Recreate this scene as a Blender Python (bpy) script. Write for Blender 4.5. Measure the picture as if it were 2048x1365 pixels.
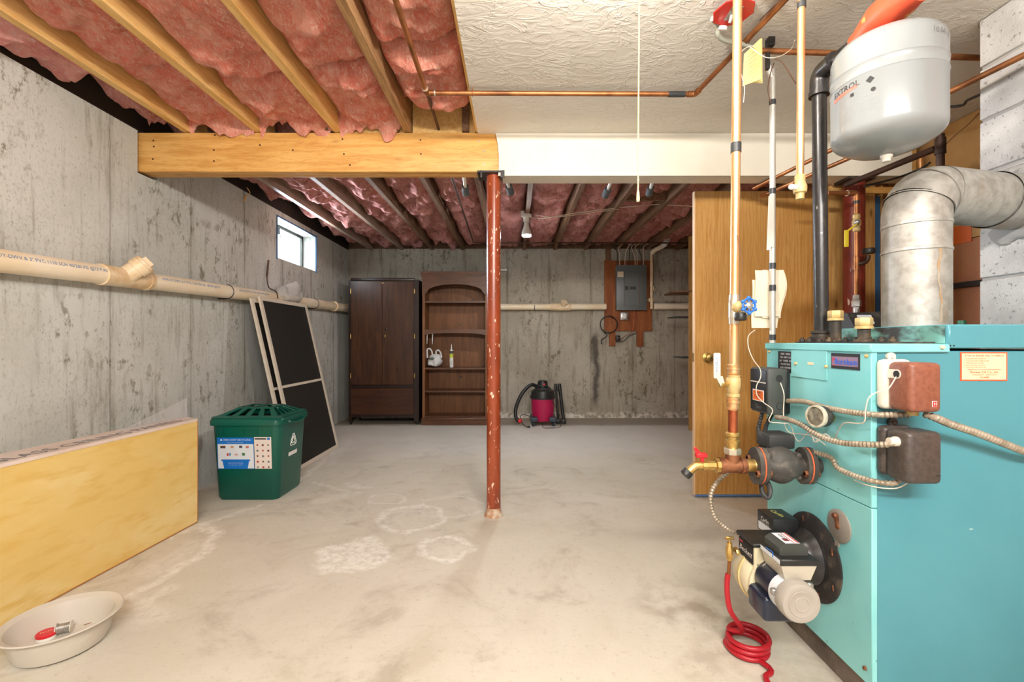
import bpy, bmesh, math, random
from mathutils import Vector, Matrix, noise

for _o in list(bpy.data.objects):
    bpy.data.objects.remove(_o)
SC = bpy.context.scene
COL = SC.collection
V = Vector
PI = math.pi
random.seed(7)

# ------------------------------------------------------------------ camera, world, lights, exposure
F, CX, CY, EYE = 910.2, 1030.0, 682.0, 1.06          # focal length (px of 2048), vanishing point, eye height
cam_d = bpy.data.cameras.new('camera'); cam_d.lens = 16.0; cam_d.sensor_width = 36.0
cam_d.shift_x = -(CX - 1024.0) / 2048.0; cam_d.clip_start = 0.02
cam = bpy.data.objects.new('camera', cam_d); COL.objects.link(cam)
cam.location = (0, 0, EYE); cam.rotation_euler = (PI / 2, 0, 0)
SC.camera = cam

world = bpy.data.worlds.new('world'); SC.world = world; world.use_nodes = True
WBG = world.node_tree.nodes['Background']
WBG.inputs[0].default_value = (1.0, 0.99, 0.97, 1); WBG.inputs[1].default_value = 1.0
SC.view_settings.view_transform = 'Standard'; SC.view_settings.look = 'None'
SC.view_settings.gamma = 1.0; SC.view_settings.use_curve_mapping = False
SC.view_settings.exposure = 0.05
SC.cycles.max_bounces = 6; SC.cycles.diffuse_bounces = 3; SC.cycles.glossy_bounces = 2; SC.cycles.transmission_bounces = 2
SC.cycles.transparent_max_bounces = 6; SC.cycles.caustics_reflective = False; SC.cycles.caustics_refractive = False; SC.cycles.adaptive_threshold = 0.03

BULB_POWER = 950.0        # emission strength of the pull-cord lamp above the frame
BULB_COL = (1.0, 0.94, 0.86)

def area_light(name, loc, direction, sx, sy, power, col):
    l = bpy.data.lights.new(name, 'AREA'); l.shape = 'RECTANGLE'; l.size = sx; l.size_y = sy
    l.energy = power; l.color = col
    o = bpy.data.objects.new(name, l); COL.objects.link(o); o.location = loc
    o.rotation_euler = V(direction).to_track_quat('-Z', 'Y').to_euler()
    return o
# daylight falling through the small basement window
area_light('window_daylight', (-4.4, 6.4, 1.9), (1.0, -0.75, 0.0), 1.8, 1.7, 5000.0, (0.76, 0.86, 1.0))
# light thrown back up by the bright ground of the window well
area_light('window_well_bounce', (-3.25, 5.75, 1.38), (1.0, -0.85, 0.75), 0.8, 0.6, 650.0, (0.78, 0.87, 1.0))
# added fill light, unseen behind the camera, to brighten the back room
area_light('rear_fill_light', (0.2, -0.9, 2.2), (0.0, 1.0, -0.42), 1.8, 0.14, 110.0, (1.0, 0.95, 0.89))

# ------------------------------------------------------------------ helpers: placement
def at(px, py, y):
    return V(((px - CX) * y / F, y, EYE - (py - CY) * y / F))
def atx(px, py, x):
    return at(px, py, x * F / (px - CX))
def atz(px, py, z):
    return at(px, py, (EYE - z) * F / (py - CY))
def wx(y):                                           # room-side face of the concrete wall
    return -2.20 - 0.0145 * y

# ------------------------------------------------------------------ helpers: meshes
def frame_of(d):
    d = V(d).normalized()
    up = V((0, 0, 1)) if abs(d.z) < 0.9 else V((1, 0, 0))
    u = d.cross(up).normalized()
    return u, u.cross(d).normalized(), d

def cr(pts, per=8):                                  # smooth curve through points
    p = [V(q) for q in pts]; p = [p[0] * 2 - p[1]] + p + [p[-1] * 2 - p[-2]]
    out = []
    for i in range(1, len(p) - 2):
        a, b, c, d = p[i - 1], p[i], p[i + 1], p[i + 2]
        for k in range(per):
            t = k / per
            out.append(0.5 * (2 * b + (c - a) * t + (2 * a - 5 * b + 4 * c - d) * t * t + (3 * b - 3 * c + d - a) * t ** 3))
    out.append(p[-2]); return out

def resample(pts, step):
    out = [pts[0].copy()]; acc = 0.0
    for a, b in zip(pts, pts[1:]):
        L = (b - a).length
        if L < 1e-9: continue
        s = step - acc
        while s <= L:
            out.append(a.lerp(b, s / L)); s += step
        acc = (acc + L) % step if (acc + L) >= step else acc + L
    out.append(pts[-1].copy()); return out

def fillet(pts, r, n=5):                             # straight runs with rounded corners
    p = [V(q) for q in pts]; out = [p[0]]
    for i in range(1, len(p) - 1):
        a, b, c = p[i - 1], p[i], p[i + 1]
        rr = min(r, (a - b).length * .49, (c - b).length * .49)
        s = b + (a - b).normalized() * rr; e = b + (c - b).normalized() * rr
        for k in range(n + 1):
            t = k / n; out.append(s * (1 - t) ** 2 + b * 2 * t * (1 - t) + e * t * t)
    out.append(p[-1]); return out

class B:
    def __init__(s): s.v = []; s.f = []
    def add(s, vs, fs):
        n = len(s.v); s.v += [V(q) for q in vs]; s.f += [[n + i for i in f] for f in fs]; return s
    def box(s, x0, y0, z0, x1, y1, z1):
        vs = [(x, y, z) for z in (z0, z1) for y in (y0, y1) for x in (x0, x1)]
        return s.add(vs, [(0, 2, 3, 1), (4, 5, 7, 6), (0, 1, 5, 4), (2, 6, 7, 3), (0, 4, 6, 2), (1, 3, 7, 5)])
    def hexa(s, q0, q1):                             # two matching quads joined
        return s.add(list(q0) + list(q1), [(3, 2, 1, 0), (4, 5, 6, 7), (0, 1, 5, 4), (1, 2, 6, 5), (2, 3, 7, 6), (3, 0, 4, 7)])
    def slab(s, q, t):                               # quad given thickness along its normal
        q = [V(k) for k in q]; n = (q[1] - q[0]).cross(q[3] - q[0]).normalized() * t
        return s.hexa(q, [k + n for k in q])
    def rbox(s, x0, y0, z0, x1, y1, z1, r=.01, seg=2, m=None):
        bm = bmesh.new(); bmesh.ops.create_cube(bm, size=1)
        for w in bm.verts:
            w.co = V(((x0 + x1) / 2 + w.co.x * (x1 - x0), (y0 + y1) / 2 + w.co.y * (y1 - y0), (z0 + z1) / 2 + w.co.z * (z1 - z0)))
        bmesh.ops.bevel(bm, geom=bm.edges[:], offset=r, segments=seg, profile=.5, affect='EDGES')
        bm.verts.index_update()
        vs = [w.co.copy() for w in bm.verts]
        if m: vs = [m @ w for w in vs]
        fs = [[w.index for w in f.verts] for f in bm.faces]; bm.free()
        return s.add(vs, fs)
    def tube(s, pts, r, n=12, cap=True, closed=False):
        pts = [V(p) for p in pts]; m = len(pts)
        rs = r if isinstance(r, (list, tuple)) else [r] * m
        base = len(s.v); u = None
        for i, p in enumerate(pts):
            if closed: d = pts[(i + 1) % m] - pts[i - 1]
            else: d = pts[min(i + 1, m - 1)] - pts[max(i - 1, 0)]
            d.normalize()
            if u is None: u = frame_of(d)[0]
            else:
                u = u - d * u.dot(d)
                u = u.normalized() if u.length > 1e-6 else frame_of(d)[0]
            w = d.cross(u)
            for k in range(n):
                a = 2 * PI * k / n; s.v.append(p + (u * math.cos(a) + w * math.sin(a)) * rs[i])
        for i in range(m if closed else m - 1):
            j = (i + 1) % m
            for k in range(n):
                k2 = (k + 1) % n; s.f.append([base + i * n + k, base + i * n + k2, base + j * n + k2, base + j * n + k])
        if cap and not closed:
            s.f.append([base + k for k in range(n)][::-1]); s.f.append([base + (m - 1) * n + k for k in range(n)])
        return s
    def rod(s, a, b, r, n=12): return s.tube([a, b], r, n)
    def ribbed(s, pts, r, step=.0045, n=8, depth=.16):
        q = resample([V(p) for p in pts], step)
        return s.tube(q, [r if i % 2 else r * (1 - depth) for i in range(len(q))], n)
    def lathe(s, prof, org=(0, 0, 0), ax=(0, 0, 1), n=24, cap=True):
        u, w, d = frame_of(ax); org = V(org); base = len(s.v)
        for r, h in prof:
            for k in range(n):
                a = 2 * PI * k / n; s.v.append(org + d * h + (u * math.cos(a) + w * math.sin(a)) * r)
        for i in range(len(prof) - 1):
            for k in range(n):
                k2 = (k + 1) % n; s.f.append([base + i * n + k, base + i * n + k2, base + (i + 1) * n + k2, base + (i + 1) * n + k])
        if cap:
            if prof[0][0] > 1e-6: s.f.append([base + k for k in range(n)][::-1])
            if prof[-1][0] > 1e-6: s.f.append([base + (len(prof) - 1) * n + k for k in range(n)])
        return s
    def prism(s, poly, org, u, w, t):                # outline in the plane (u, w), given thickness t along u x w
        org, u, w = V(org), V(u).normalized(), V(w).normalized(); nn = u.cross(w) * t; m = len(poly)
        a = [org + u * x + w * y for x, y in poly]
        return s.add(a + [p + nn for p in a], [list(range(m))[::-1], list(range(m, 2 * m))] + [[i, (i + 1) % m, m + (i + 1) % m, m + i] for i in range(m)])
    def loft(s, loops, cap0=True, cap1=True):
        base = len(s.v); m = len(loops[0])
        for l in loops: s.v += [V(p) for p in l]
        for i in range(len(loops) - 1):
            for k in range(m):
                k2 = (k + 1) % m; s.f.append([base + i * m + k, base + i * m + k2, base + (i + 1) * m + k2, base + (i + 1) * m + k])
        if cap0: s.f.append([base + k for k in range(m)][::-1])
        if cap1: s.f.append([base + (len(loops) - 1) * m + k for k in range(m)])
        return s
    def ball(s, c, r, sx=1, sy=1, sz=1, n=14, k=8):
        base = len(s.v); c = V(c)
        for i in range(k + 1):
            th = PI * i / k
            for j in range(n):
                a = 2 * PI * j / n
                s.v.append(c + V((math.sin(th) * math.cos(a) * sx, math.sin(th) * math.sin(a) * sy, math.cos(th) * sz)) * r)
        for i in range(k):
            for j in range(n):
                j2 = (j + 1) % n; s.f.append([base + i * n + j, base + (i + 1) * n + j, base + (i + 1) * n + j2, base + i * n + j2])
        return s
    def grid(s, fn, nu, nv):
        base = len(s.v)
        for i in range(nu + 1):
            for j in range(nv + 1): s.v.append(V(fn(i / nu, j / nv)))
        for i in range(nu):
            for j in range(nv):
                a = base + i * (nv + 1) + j; s.f.append([a, a + 1, a + nv + 2, a + nv + 1])
        return s
    def hexnut(s, c, ax, r, h): return s.lathe([(r * .9, 0), (r, h * .12), (r, h * .88), (r * .9, h)], c, ax, 6)
    def text(s, body, org, u, w, size, depth=.0006, align='CENTER', shear=0.0, bend=None, bold=0.0):
        cu = bpy.data.curves.new('lettering', 'FONT'); cu.body = body; cu.size = size; cu.resolution_u = 2
        cu.align_x = align; cu.align_y = 'CENTER'; cu.shear = shear; cu.space_character = 1.0 + bold * 9; cu.offset = bold * size
        ob = bpy.data.objects.new('lettering', cu)
        me = bpy.data.meshes.new_from_object(ob)
        org, u, w = V(org), V(u).normalized(), V(w).normalized(); nn = u.cross(w)
        vs = [(org + u * q.co.x + w * q.co.y + nn * depth) if bend is None else bend(q.co.x, q.co.y) for q in me.vertices]
        s.add(vs, [list(p.vertices) for p in me.polygons])
        bpy.data.objects.remove(ob); bpy.data.curves.remove(cu); bpy.data.meshes.remove(me)
        return s
    def xf(s, m):
        s.v = [m @ q for q in s.v]; return s
    def mesh(s, name, loc, smooth=38):
        me = bpy.data.meshes.new(name)
        me.from_pydata([tuple(q - loc) for q in s.v], [], s.f); me.update()
        if smooth:
            me.shade_smooth(); me.set_sharp_from_angle(angle=math.radians(smooth))
        return me

def rrect(cx, cy, hx, hy, r, z, n=4):
    out = []
    for (sx, sy, a0) in ((1, 1, 0), (-1, 1, 90), (-1, -1, 180), (1, -1, 270)):
        for k in range(n + 1):
            a = math.radians(a0 + 90 * k / n)
            out.append(V((cx + sx * (hx - r) + r * math.cos(a), cy + sy * (hy - r) + r * math.sin(a), z)))
    return out

def tag(o, label, cat, group=None, kind=None):
    if label: o['label'] = label
    if cat: o['category'] = cat
    if group: o['group'] = group
    if kind: o['kind'] = kind
    return o
def thing(name, label, cat, loc, group=None):        # an Empty at the base of a thing
    o = bpy.data.objects.new(name, None); COL.objects.link(o); o.location = loc; o.empty_display_size = .05
    return tag(o, label, cat, group)
def part(root, name, b, mat, label=None, smooth=38, kind=None):
    r = root
    while r.parent: r = r.parent
    me = b.mesh(name, V(r.location), smooth); me.materials.append(mat)
    o = bpy.data.objects.new(name, me); COL.objects.link(o); o.parent = root
    if label: o['label'] = label
    if kind: o['kind'] = kind
    return o
def solo(name, label, cat, b, mat, group=None, smooth=38, kind=None):   # a thing that is one mesh
    lo = V((sum(q.x for q in b.v) / len(b.v), sum(q.y for q in b.v) / len(b.v), min(q.z for q in b.v)))
    me = b.mesh(name, lo, smooth); me.materials.append(mat)
    o = bpy.data.objects.new(name, me); COL.objects.link(o); o.location = lo
    return tag(o, label, cat, group, kind)
def struct(name, b, mat, label=None, cat=None, smooth=38):
    me = b.mesh(name, V((0, 0, 0)), smooth); me.materials.append(mat)
    o = bpy.data.objects.new(name, me); COL.objects.link(o)
    return tag(o, label, cat, None, 'structure')

# ------------------------------------------------------------------ helpers: materials
def C(r, g, b):
    f = lambda c: ((c / 255) / 12.92) if c / 255 <= .04045 else (((c / 255) + .055) / 1.055) ** 2.4
    return (f(r), f(g), f(b), 1)

class NT:
    def __init__(s, name):
        s.m = bpy.data.materials.new(name); s.m.use_nodes = True; s.t = s.m.node_tree
        s.p = s.t.nodes['Principled BSDF']; s.tc = None
    def nd(s, ty, **kw):
        n = s.t.nodes.new(ty)
        for k, v in kw.items(): setattr(n, k, v)
        return n
    def put(s, sock, v):
        if isinstance(v, bpy.types.NodeSocket): s.t.links.new(v, sock)
        else: sock.default_value = v
    def co(s):
        if s.tc is None: s.tc = s.nd('ShaderNodeTexCoord')
        return s.tc.outputs['Object']
    def m2(s, op, a, b=None, c=None):
        n = s.nd('ShaderNodeMath', operation=op)
        s.put(n.inputs[0], a)
        if b is not None: s.put(n.inputs[1], b)
        if c is not None: s.put(n.inputs[2], c)
        return n.outputs[0]
    def vm(s, op, a, b=None):
        n = s.nd('ShaderNodeVectorMath', operation=op); s.put(n.inputs[0], a)
        if b is not None: s.put(n.inputs[1], b)
        return n.outputs['Value'] if op in ('LENGTH', 'DISTANCE', 'DOT_PRODUCT') else n.outputs[0]
    def stretch(s, v, st): return s.vm('MULTIPLY', v, st)
    def noise(s, v, scale, detail=4, rough=.55, dist=0.0):
        n = s.nd('ShaderNodeTexNoise'); s.put(n.inputs['Vector'], v)
        n.inputs['Scale'].default_value = scale; n.inputs['Detail'].default_value = min(detail, 6)
        n.inputs['Roughness'].default_value = rough; n.inputs['Distortion'].default_value = dist
        return n.outputs['Fac']
    def ramp(s, f, lo, hi):
        n = s.nd('ShaderNodeMapRange', interpolation_type='SMOOTHSTEP'); s.put(n.inputs[0], f)
        n.inputs[1].default_value = lo; n.inputs[2].default_value = hi
        return n.outputs[0]
    def mix(s, f, a, b):
        n = s.nd('ShaderNodeMix', data_type='RGBA'); s.put(n.inputs[0], f); s.put(n.inputs[6], a); s.put(n.inputs[7], b)
        return n.outputs[2]
    def bump(s, h, strength, dist=.01, prev=None):
        n = s.nd('ShaderNodeBump'); n.inputs['Strength'].default_value = strength; n.inputs['Distance'].default_value = dist
        s.put(n.inputs['Height'], h)
        if prev is not None: s.put(n.inputs['Normal'], prev)
        return n.outputs[0]
    def done(s, col=None, rough=.5, metal=0, nrm=None, spec=.5):
        if col is not None: s.put(s.p.inputs['Base Color'], col)
        s.put(s.p.inputs['Roughness'], rough); s.put(s.p.inputs['Metallic'], metal)
        s.p.inputs['Specular IOR Level'].default_value = spec
        if nrm is not None: s.put(s.p.inputs['Normal'], nrm)
        return s.m

def pm(name, col, rough=.5, metal=0, var=None, vs=8, st=(1, 1, 1), lo=.35, hi=.7, spots=None, ss=40, slo=.62, shi=.7, sst=(1, 1, 1),
       bump=0, bs=80, bst=(1, 1, 1), spec=.5, trans=0, alpha=1, coat=0):
    t = NT(name); c = col
    if var: c = t.mix(t.ramp(t.noise(t.stretch(t.co(), st), vs, 5), lo, hi), c, var)
    if spots: c = t.mix(t.ramp(t.noise(t.stretch(t.co(), sst), ss, 3), slo, shi), c, spots)
    n = None
    if bump: n = t.bump(t.noise(t.stretch(t.co(), bst), bs, 4), bump, .004)
    t.done(c, rough, metal, n, spec)
    t.p.inputs['Transmission Weight'].default_value = trans
    t.p.inputs['Alpha'].default_value = alpha
    t.p.inputs['Coat Weight'].default_value = coat
    return t.m

def wood(name, c1, c2, st, scale=1.0, rough=.6, knots=None, c3=None, bump=.15, kst=(1, 1, 1), ks=5, spec=.35):
    t = NT(name); v = t.stretch(t.co(), st)
    f1 = t.noise(v, 3.0 * scale, 6, .6, .6); f2 = t.noise(v, 18 * scale, 4, .6)
    c = t.mix(t.ramp(f1, .33, .68), c1, c2)
    c = t.mix(t.m2('MULTIPLY', t.ramp(f2, .5, .75), .55), c, c3 or c2)
    if knots:
        w = t.nd('ShaderNodeTexVoronoi'); t.put(w.inputs['Vector'], t.stretch(t.co(), kst)); w.inputs['Scale'].default_value = ks
        k = t.m2('SUBTRACT', 1.0, t.ramp(t.m2('ADD', w.outputs['Distance'], t.m2('MULTIPLY', f1, .05)), .05, .14))
        c = t.mix(t.m2('MULTIPLY', k, .8), c, knots)
    n = t.bump(f2, bump, .003) if bump else None
    return t.done(c, rough, 0, n, spec)

# ------------------------------------------------------------------ materials of the place
def concrete_wall(name, axis, base, light, dark, seam0, seams):
    """axis 1: wall runs along y, axis 0: along x; vertical form-board streaks, pock marks and board seams"""
    t = NT(name); co = t.co()
    sx = t.nd('ShaderNodeSeparateXYZ'); t.put(sx.inputs[0], co); run = sx.outputs[axis]
    c = t.mix(t.ramp(t.noise(co, 1.6, 5, .6), .35, .68), base, light)
    st = t.noise(t.stretch(co, (7, 7, .7)), 3.0, 5, .65)
    c = t.mix(t.m2('MULTIPLY', t.ramp(st, .5, .78), .62), c, dark)
    bl = t.noise(t.stretch(co, (1, 1, .6)), 17, 6, .75)
    big = t.ramp(t.noise(t.stretch(co, (1.5, 1.5, 1)), 1.4, 4), .42, .62)
    c = t.mix(t.m2('MULTIPLY', t.m2('MULTIPLY', t.ramp(bl, .53, .63), big), .85), c, dark)
    pk = t.noise(co, 75, 3, .6); c = t.mix(t.m2('MULTIPLY', t.ramp(pk, .66, .72), .55), c, C(105, 96, 84))
    mott = t.noise(t.stretch(co, (1.6, 1.6, 1)), 42, 6, .75)
    c = t.mix(t.m2('MULTIPLY', t.m2('MULTIPLY', t.ramp(mott, .5, .68), t.ramp(t.noise(co, 2.1, 4), .3, .6)), .5), c, dark)
    # board seams: thin dark lines at a regular pitch, wandering a little
    w = t.m2('ADD', run, t.m2('MULTIPLY', t.noise(t.stretch(co, (0, 0, 4)), 3, 3), .014))
    ph = t.m2('ABSOLUTE', t.m2('SUBTRACT', t.m2('FRACT', t.m2('ADD', t.m2('DIVIDE', t.m2('SUBTRACT', w, seam0), seams), 10.5)), .5))
    line = t.m2('SUBTRACT', 1.0, t.ramp(ph, .002, .008)); halo = t.m2('SUBTRACT', 1.0, t.ramp(ph, .0, .07))
    c = t.mix(t.m2('MULTIPLY', t.m2('MULTIPLY', halo, t.ramp(st, .35, .6)), .4), c, dark)
    c = t.mix(t.m2('MULTIPLY', line, .55), c, C(95, 88, 78))
    h = t.m2('MULTIPLY', t.noise(co, 30, 5, .7), .6)
    return t, c, t.bump(h, .45, .006)

t, c, n = concrete_wall('concrete_wall_side', 1, C(193, 194, 186), C(209, 210, 204), C(124, 116, 97), 2.52, .64)
M_WALL_L = t.done(c, .85, 0, n, .25)
t, c, n = concrete_wall('concrete_wall_end', 0, C(166, 158, 142), C(184, 177, 162), C(100, 90, 73), -.1, .575)
co = t.co()
sx = t.nd('ShaderNodeSeparateXYZ'); t.put(sx.inputs[0], co)
# dark water streak under the cable coil, white bloom along the foot of the wall
drift = t.m2('MULTIPLY', t.m2('SUBTRACT', t.noise(t.stretch(co, (0, 0, 1)), 2.2, 3), .5), .22)
dx = t.m2('ABSOLUTE', t.m2('SUBTRACT', t.m2('ADD', sx.outputs[0], drift), 1.105))
st = t.m2('MULTIPLY', t.m2('SUBTRACT', 1.0, t.ramp(t.m2('ADD', dx, t.m2('MULTIPLY', t.noise(co, 9, 4), .06)), .035, .105)),
          t.m2('MULTIPLY', t.ramp(sx.outputs[2], .08, .3), t.m2('SUBTRACT', 1.0, t.ramp(sx.outputs[2], 1.05, 1.25))))
c = t.mix(t.m2('MULTIPLY', st, .8), c, C(62, 56, 54))
ef = t.m2('MULTIPLY', t.m2('SUBTRACT', 1.0, t.ramp(t.m2('ADD', sx.outputs[2], t.m2('MULTIPLY', t.noise(co, 6, 4), -.12)), -.02, .05)), t.ramp(t.noise(co, 20, 4), .4, .6))
c = t.mix(ef, c, C(222, 216, 204))
M_WALL_B = t.done(c, .87, 0, n, .2)

def floor_material():
    t = NT('concrete_floor'); co = t.co()
    wob = t.nd('ShaderNodeTexNoise'); t.put(wob.inputs['Vector'], co); wob.inputs['Scale'].default_value = 5.5; wob.inputs['Detail'].default_value = 5
    pw = t.vm('ADD', co, t.vm('MULTIPLY', t.vm('SUBTRACT', wob.outputs['Color'], (.5, .5, .5)), (.16, .16, 0)))
    c = t.mix(t.ramp(t.noise(co, .9, 6, .6, .5), .3, .7), C(205, 197, 180), C(219, 212, 198))
    c = t.mix(t.m2('MULTIPLY', t.ramp(t.noise(co, 2.6, 6, .65, .8), .5, .75), .5), c, C(184, 170, 148))
    c = t.mix(t.m2('MULTIPLY', t.ramp(t.noise(t.stretch(co, (1, 1.6, 1)), 5, 6, .7), .55, .75), .4), c, C(220, 210, 194))
    c = t.mix(t.m2('MULTIPLY', t.ramp(t.noise(co, 60, 3, .6), .66, .74), .35), c, C(120, 106, 88))
    sm = t.m2('MULTIPLY', t.ramp(t.noise(t.stretch(co, (1, 1.3, 1)), 1.7, 7, .68, 1.2), .5, .68), t.ramp(t.noise(co, 9, 5, .7), .32, .6))
    c = t.mix(t.m2('MULTIPLY', sm, .5), c, C(158, 146, 128))
    c = t.mix(t.m2('MULTIPLY', t.ramp(t.noise(co, 34, 6, .75), .54, .7), .4), c, C(170, 154, 130))
    white = None
    def ring(p, rx, ry, w, fill, rim):
        nonlocal white
        q = t.vm('MULTIPLY', t.vm('SUBTRACT', pw, (p.x, p.y, 0)), (1 / rx, 1 / ry, 0))
        d = t.vm('LENGTH', q)
        r = t.m2('MULTIPLY', t.m2('SUBTRACT', 1.0, t.ramp(t.m2('ABSOLUTE', t.m2('SUBTRACT', d, 1.0)), .02, w)), rim)
        f = t.m2('MULTIPLY', t.m2('SUBTRACT', 1.0, t.ramp(d, .75, 1.05)), fill)
        k = t.m2('MAXIMUM', r, f); white = k if white is None else t.m2('MAXIMUM', white, k)
    def streak(a, b, w, k):
        nonlocal white
        a = V((a.x, a.y, 0)); b = V((b.x, b.y, 0)); d = b - a
        pa = t.vm('MULTIPLY', t.vm('SUBTRACT', pw, a), (1, 1, 0))
        hh = t.m2('DIVIDE', t.vm('DOT_PRODUCT', pa, d), d.length_squared)
        cl = t.nd('ShaderNodeClamp'); t.put(cl.inputs[0], hh)
        s = t.nd('ShaderNodeVectorMath', operation='SCALE'); s.inputs[0].default_value = d; t.put(s.inputs['Scale'], cl.outputs[0])
        e = t.vm('LENGTH', t.vm('SUBTRACT', pa, s.outputs[0]))
        m = t.m2('MULTIPLY', t.m2('SUBTRACT', 1.0, t.ramp(e, w * .15, w)), k)
        white = t.m2('MAXIMUM', white, m)
    ring(atz(708, 1110, 0), .155, .15, .35, .75, .8)
    ring(atz(888, 1097, 0), .135, .12, .28, .28, .85)
    ring(atz(822, 1036, 0), .19, .2, .2, .2, .7)
    ring(atz(772, 998, 0), .12, .1, .2, .1, .5)
    ring(atz(905, 1012, 0), .2, .18, .12, .05, .4)
    for a, b, w, k in (((400, 1052), (432, 1066), .05, .8), ((432, 1066), (412, 1098), .05, .8), ((412, 1098), (270, 1190), .045, .75),
                       ((340, 1075), (400, 1052), .05, .6), ((400, 1050), (520, 1010), .035, .6), ((600, 960), (668, 905), .05, .7),
                       ((630, 965), (720, 985), .03, .45), ((250, 1230), (330, 1185), .06, .5), ((660, 930), (700, 880), .06, .4),
                       ((0, 1345), (90, 1318), .04, .5), ((240, 1205), (300, 1240), .1, .4), ((300, 1150), (390, 1085), .09, .35), ((640, 1000), (700, 990), .09, .4), ((690, 968), (735, 975), .04, .5), ((850, 1000), (930, 985), .06, .3)):
        streak(atz(*a, 0), atz(*b, 0), w, k)
    grain = t.ramp(t.noise(co, 26, 5, .7), .3, .62)
    c = t.mix(t.m2('MULTIPLY', white, grain), c, C(246, 242, 234))
    # brighter light on the far floor put into the colour
    sx = t.nd('ShaderNodeSeparateXYZ'); t.put(sx.inputs[0], pw)
    back = t.ramp(sx.outputs[1], 3.7, 4.6)
    c = t.mix(t.m2('MULTIPLY', back, .55), c, C(222, 220, 214))
    far_edge = t.m2('MULTIPLY', t.ramp(sx.outputs[1], 5.62, 5.8), .75)  # floor darker towards the far wall
    c = t.mix(far_edge, c, C(134, 120, 98))
    oil = t.m2('SUBTRACT', 1.0, t.ramp(t.vm('LENGTH', t.vm('MULTIPLY', t.vm('SUBTRACT', pw, (.72, 1.78, 0)), (3.2, 3.2, 0))), .3, 1.0))
    c = t.mix(t.m2('MULTIPLY', oil, t.m2('MULTIPLY', t.ramp(t.noise(co, 7, 5), .4, .65), .55)), c, C(120, 100, 72))
    h = t.noise(co, 14, 6, .72)
    return t.done(c, t.m2('ADD', .5, t.m2('MULTIPLY', t.noise(co, 3, 4), .3)), 0, t.bump(h, .28, .006), .35)
M_FLOOR = floor_material()

def plaster():
    t = NT('trowelled_ceiling_plaster'); co = t.co()
    a = t.noise(t.stretch(co, (1, 1.5, 1)), 7, 5, .5, 1.3)
    ridge = t.m2('SUBTRACT', 1.0, t.ramp(t.m2('ABSOLUTE', t.m2('SUBTRACT', a, .5)), .0, .035))
    patch = t.ramp(t.noise(co, 5, 3), .42, .55)
    b = t.noise(t.stretch(co, (1, 1.7, 1)), 11, 6, .6, 1.4)
    h = t.m2('ADD', t.m2('MULTIPLY', t.m2('MULTIPLY', ridge, patch), .8), t.m2('MULTIPLY', t.ramp(b, .42, .62), .55))
    c = t.mix(t.ramp(t.noise(co, 1.2, 3), .3, .7), C(225, 218, 206), C(232, 226, 216))
    return t.done(c, .75, 0, t.bump(h, .55, .006), .25)
M_PLASTER = plaster()
M_DRYWALL = pm('painted_drywall', C(236, 228, 212), .7, var=C(226, 216, 198), vs=2, spec=.25, bump=.08, bs=40)
M_BLOCK = pm('whitewashed_block', C(206, 202, 198), .9, var=C(176, 172, 168), vs=5, spots=C(140, 135, 132), ss=70, slo=.6, shi=.7, bump=.7, bs=160, spec=.15)
M_MORTAR = pm('mortar', C(168, 164, 160), .95, bump=.5, bs=120, spec=.1)
M_PINE = wood('yellow_pine', C(236, 198, 132), C(218, 168, 96), (18, 1.6, 18), 1, .6, None, C(196, 142, 74))
M_PINE_X = wood('amber_beam_pine', C(228, 178, 104), C(208, 150, 76), (1.1, 14, 9), 1, .5, C(130, 78, 34), C(186, 122, 56), kst=(1.4, 4, 4), ks=1.5)
M_PINE_Z = wood('stud_pine', C(214, 170, 104), C(192, 140, 76), (16, 16, 1.2), 1, .6, C(110, 66, 30), C(176, 120, 60), kst=(5, 5, 1.6), ks=1.6)
M_GREYJOIST = wood('weathered_joist', C(190, 150, 104), C(150, 112, 74), (22, 1.2, 22), 1, .7, None, C(104, 74, 48))
M_OLDJOIST = wood('aged_joist', C(140, 106, 80), C(108, 80, 60), (20, 1.4, 20), 1, .7, None, C(82, 58, 44))
M_LITJOIST = wood('window_lit_joist', C(178, 156, 138), C(146, 120, 102), (20, 1.4, 20), 1, .5, None, C(116, 92, 76))  # joist wood made paler: window light painted into the colour
M_SUBFLOOR = wood('subfloor_planks', C(120, 88, 60), C(88, 62, 42), (3, 14, 14), 1, .8)
M_KRAFT = pm('kraft_facing', C(196, 138, 102), .75, var=C(174, 112, 80), vs=2.5, bump=.1, bs=30, spec=.2)
M_BOARD = pm('tan_insulation_board', C(206, 164, 110), .75, var=C(186, 140, 86), vs=3, bump=.1, bs=30, spec=.2)
M_FLOORPLATE = pm('dark_gap', C(46, 34, 26), .9)

def fibre(name, a, b, d, pale):
    t = NT(name); co = t.co()
    w1 = t.noise(t.stretch(co, (1, 1, .6)), 6, 7, .62, 1.2); w2 = t.noise(t.stretch(co, (4, 1.5, 3)), 16, 6, .7, 1.6)
    c = t.mix(t.ramp(w1, .35, .65), a, b)
    c = t.mix(t.m2('MULTIPLY', t.ramp(w2, .45, .7), .6), c, pale)
    c = t.mix(t.m2('MULTIPLY', t.ramp(t.noise(co, 3.1, 6, .7, .8), .56, .74), .75), c, d)
    h = t.m2('ADD', w2, t.m2('MULTIPLY', t.noise(co, 60, 4, .7), .35))
    return t.done(c, .95, 0, t.bump(h, .7, .02), .08)
M_PINK = fibre('pink_fibreglass', C(240, 164, 144), C(224, 122, 102), C(140, 84, 60), C(250, 226, 206))
M_PINK2 = fibre('cool_lit_pink_fibreglass', C(206, 144, 136), C(180, 108, 102), C(96, 62, 54), C(232, 200, 190))  # same pink batts, with the cool light beyond the beam in their colour
M_ROSE = fibre('bright_pink_fibreglass', C(240, 172, 164), C(230, 144, 138), C(170, 106, 96), C(250, 220, 210))

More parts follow.
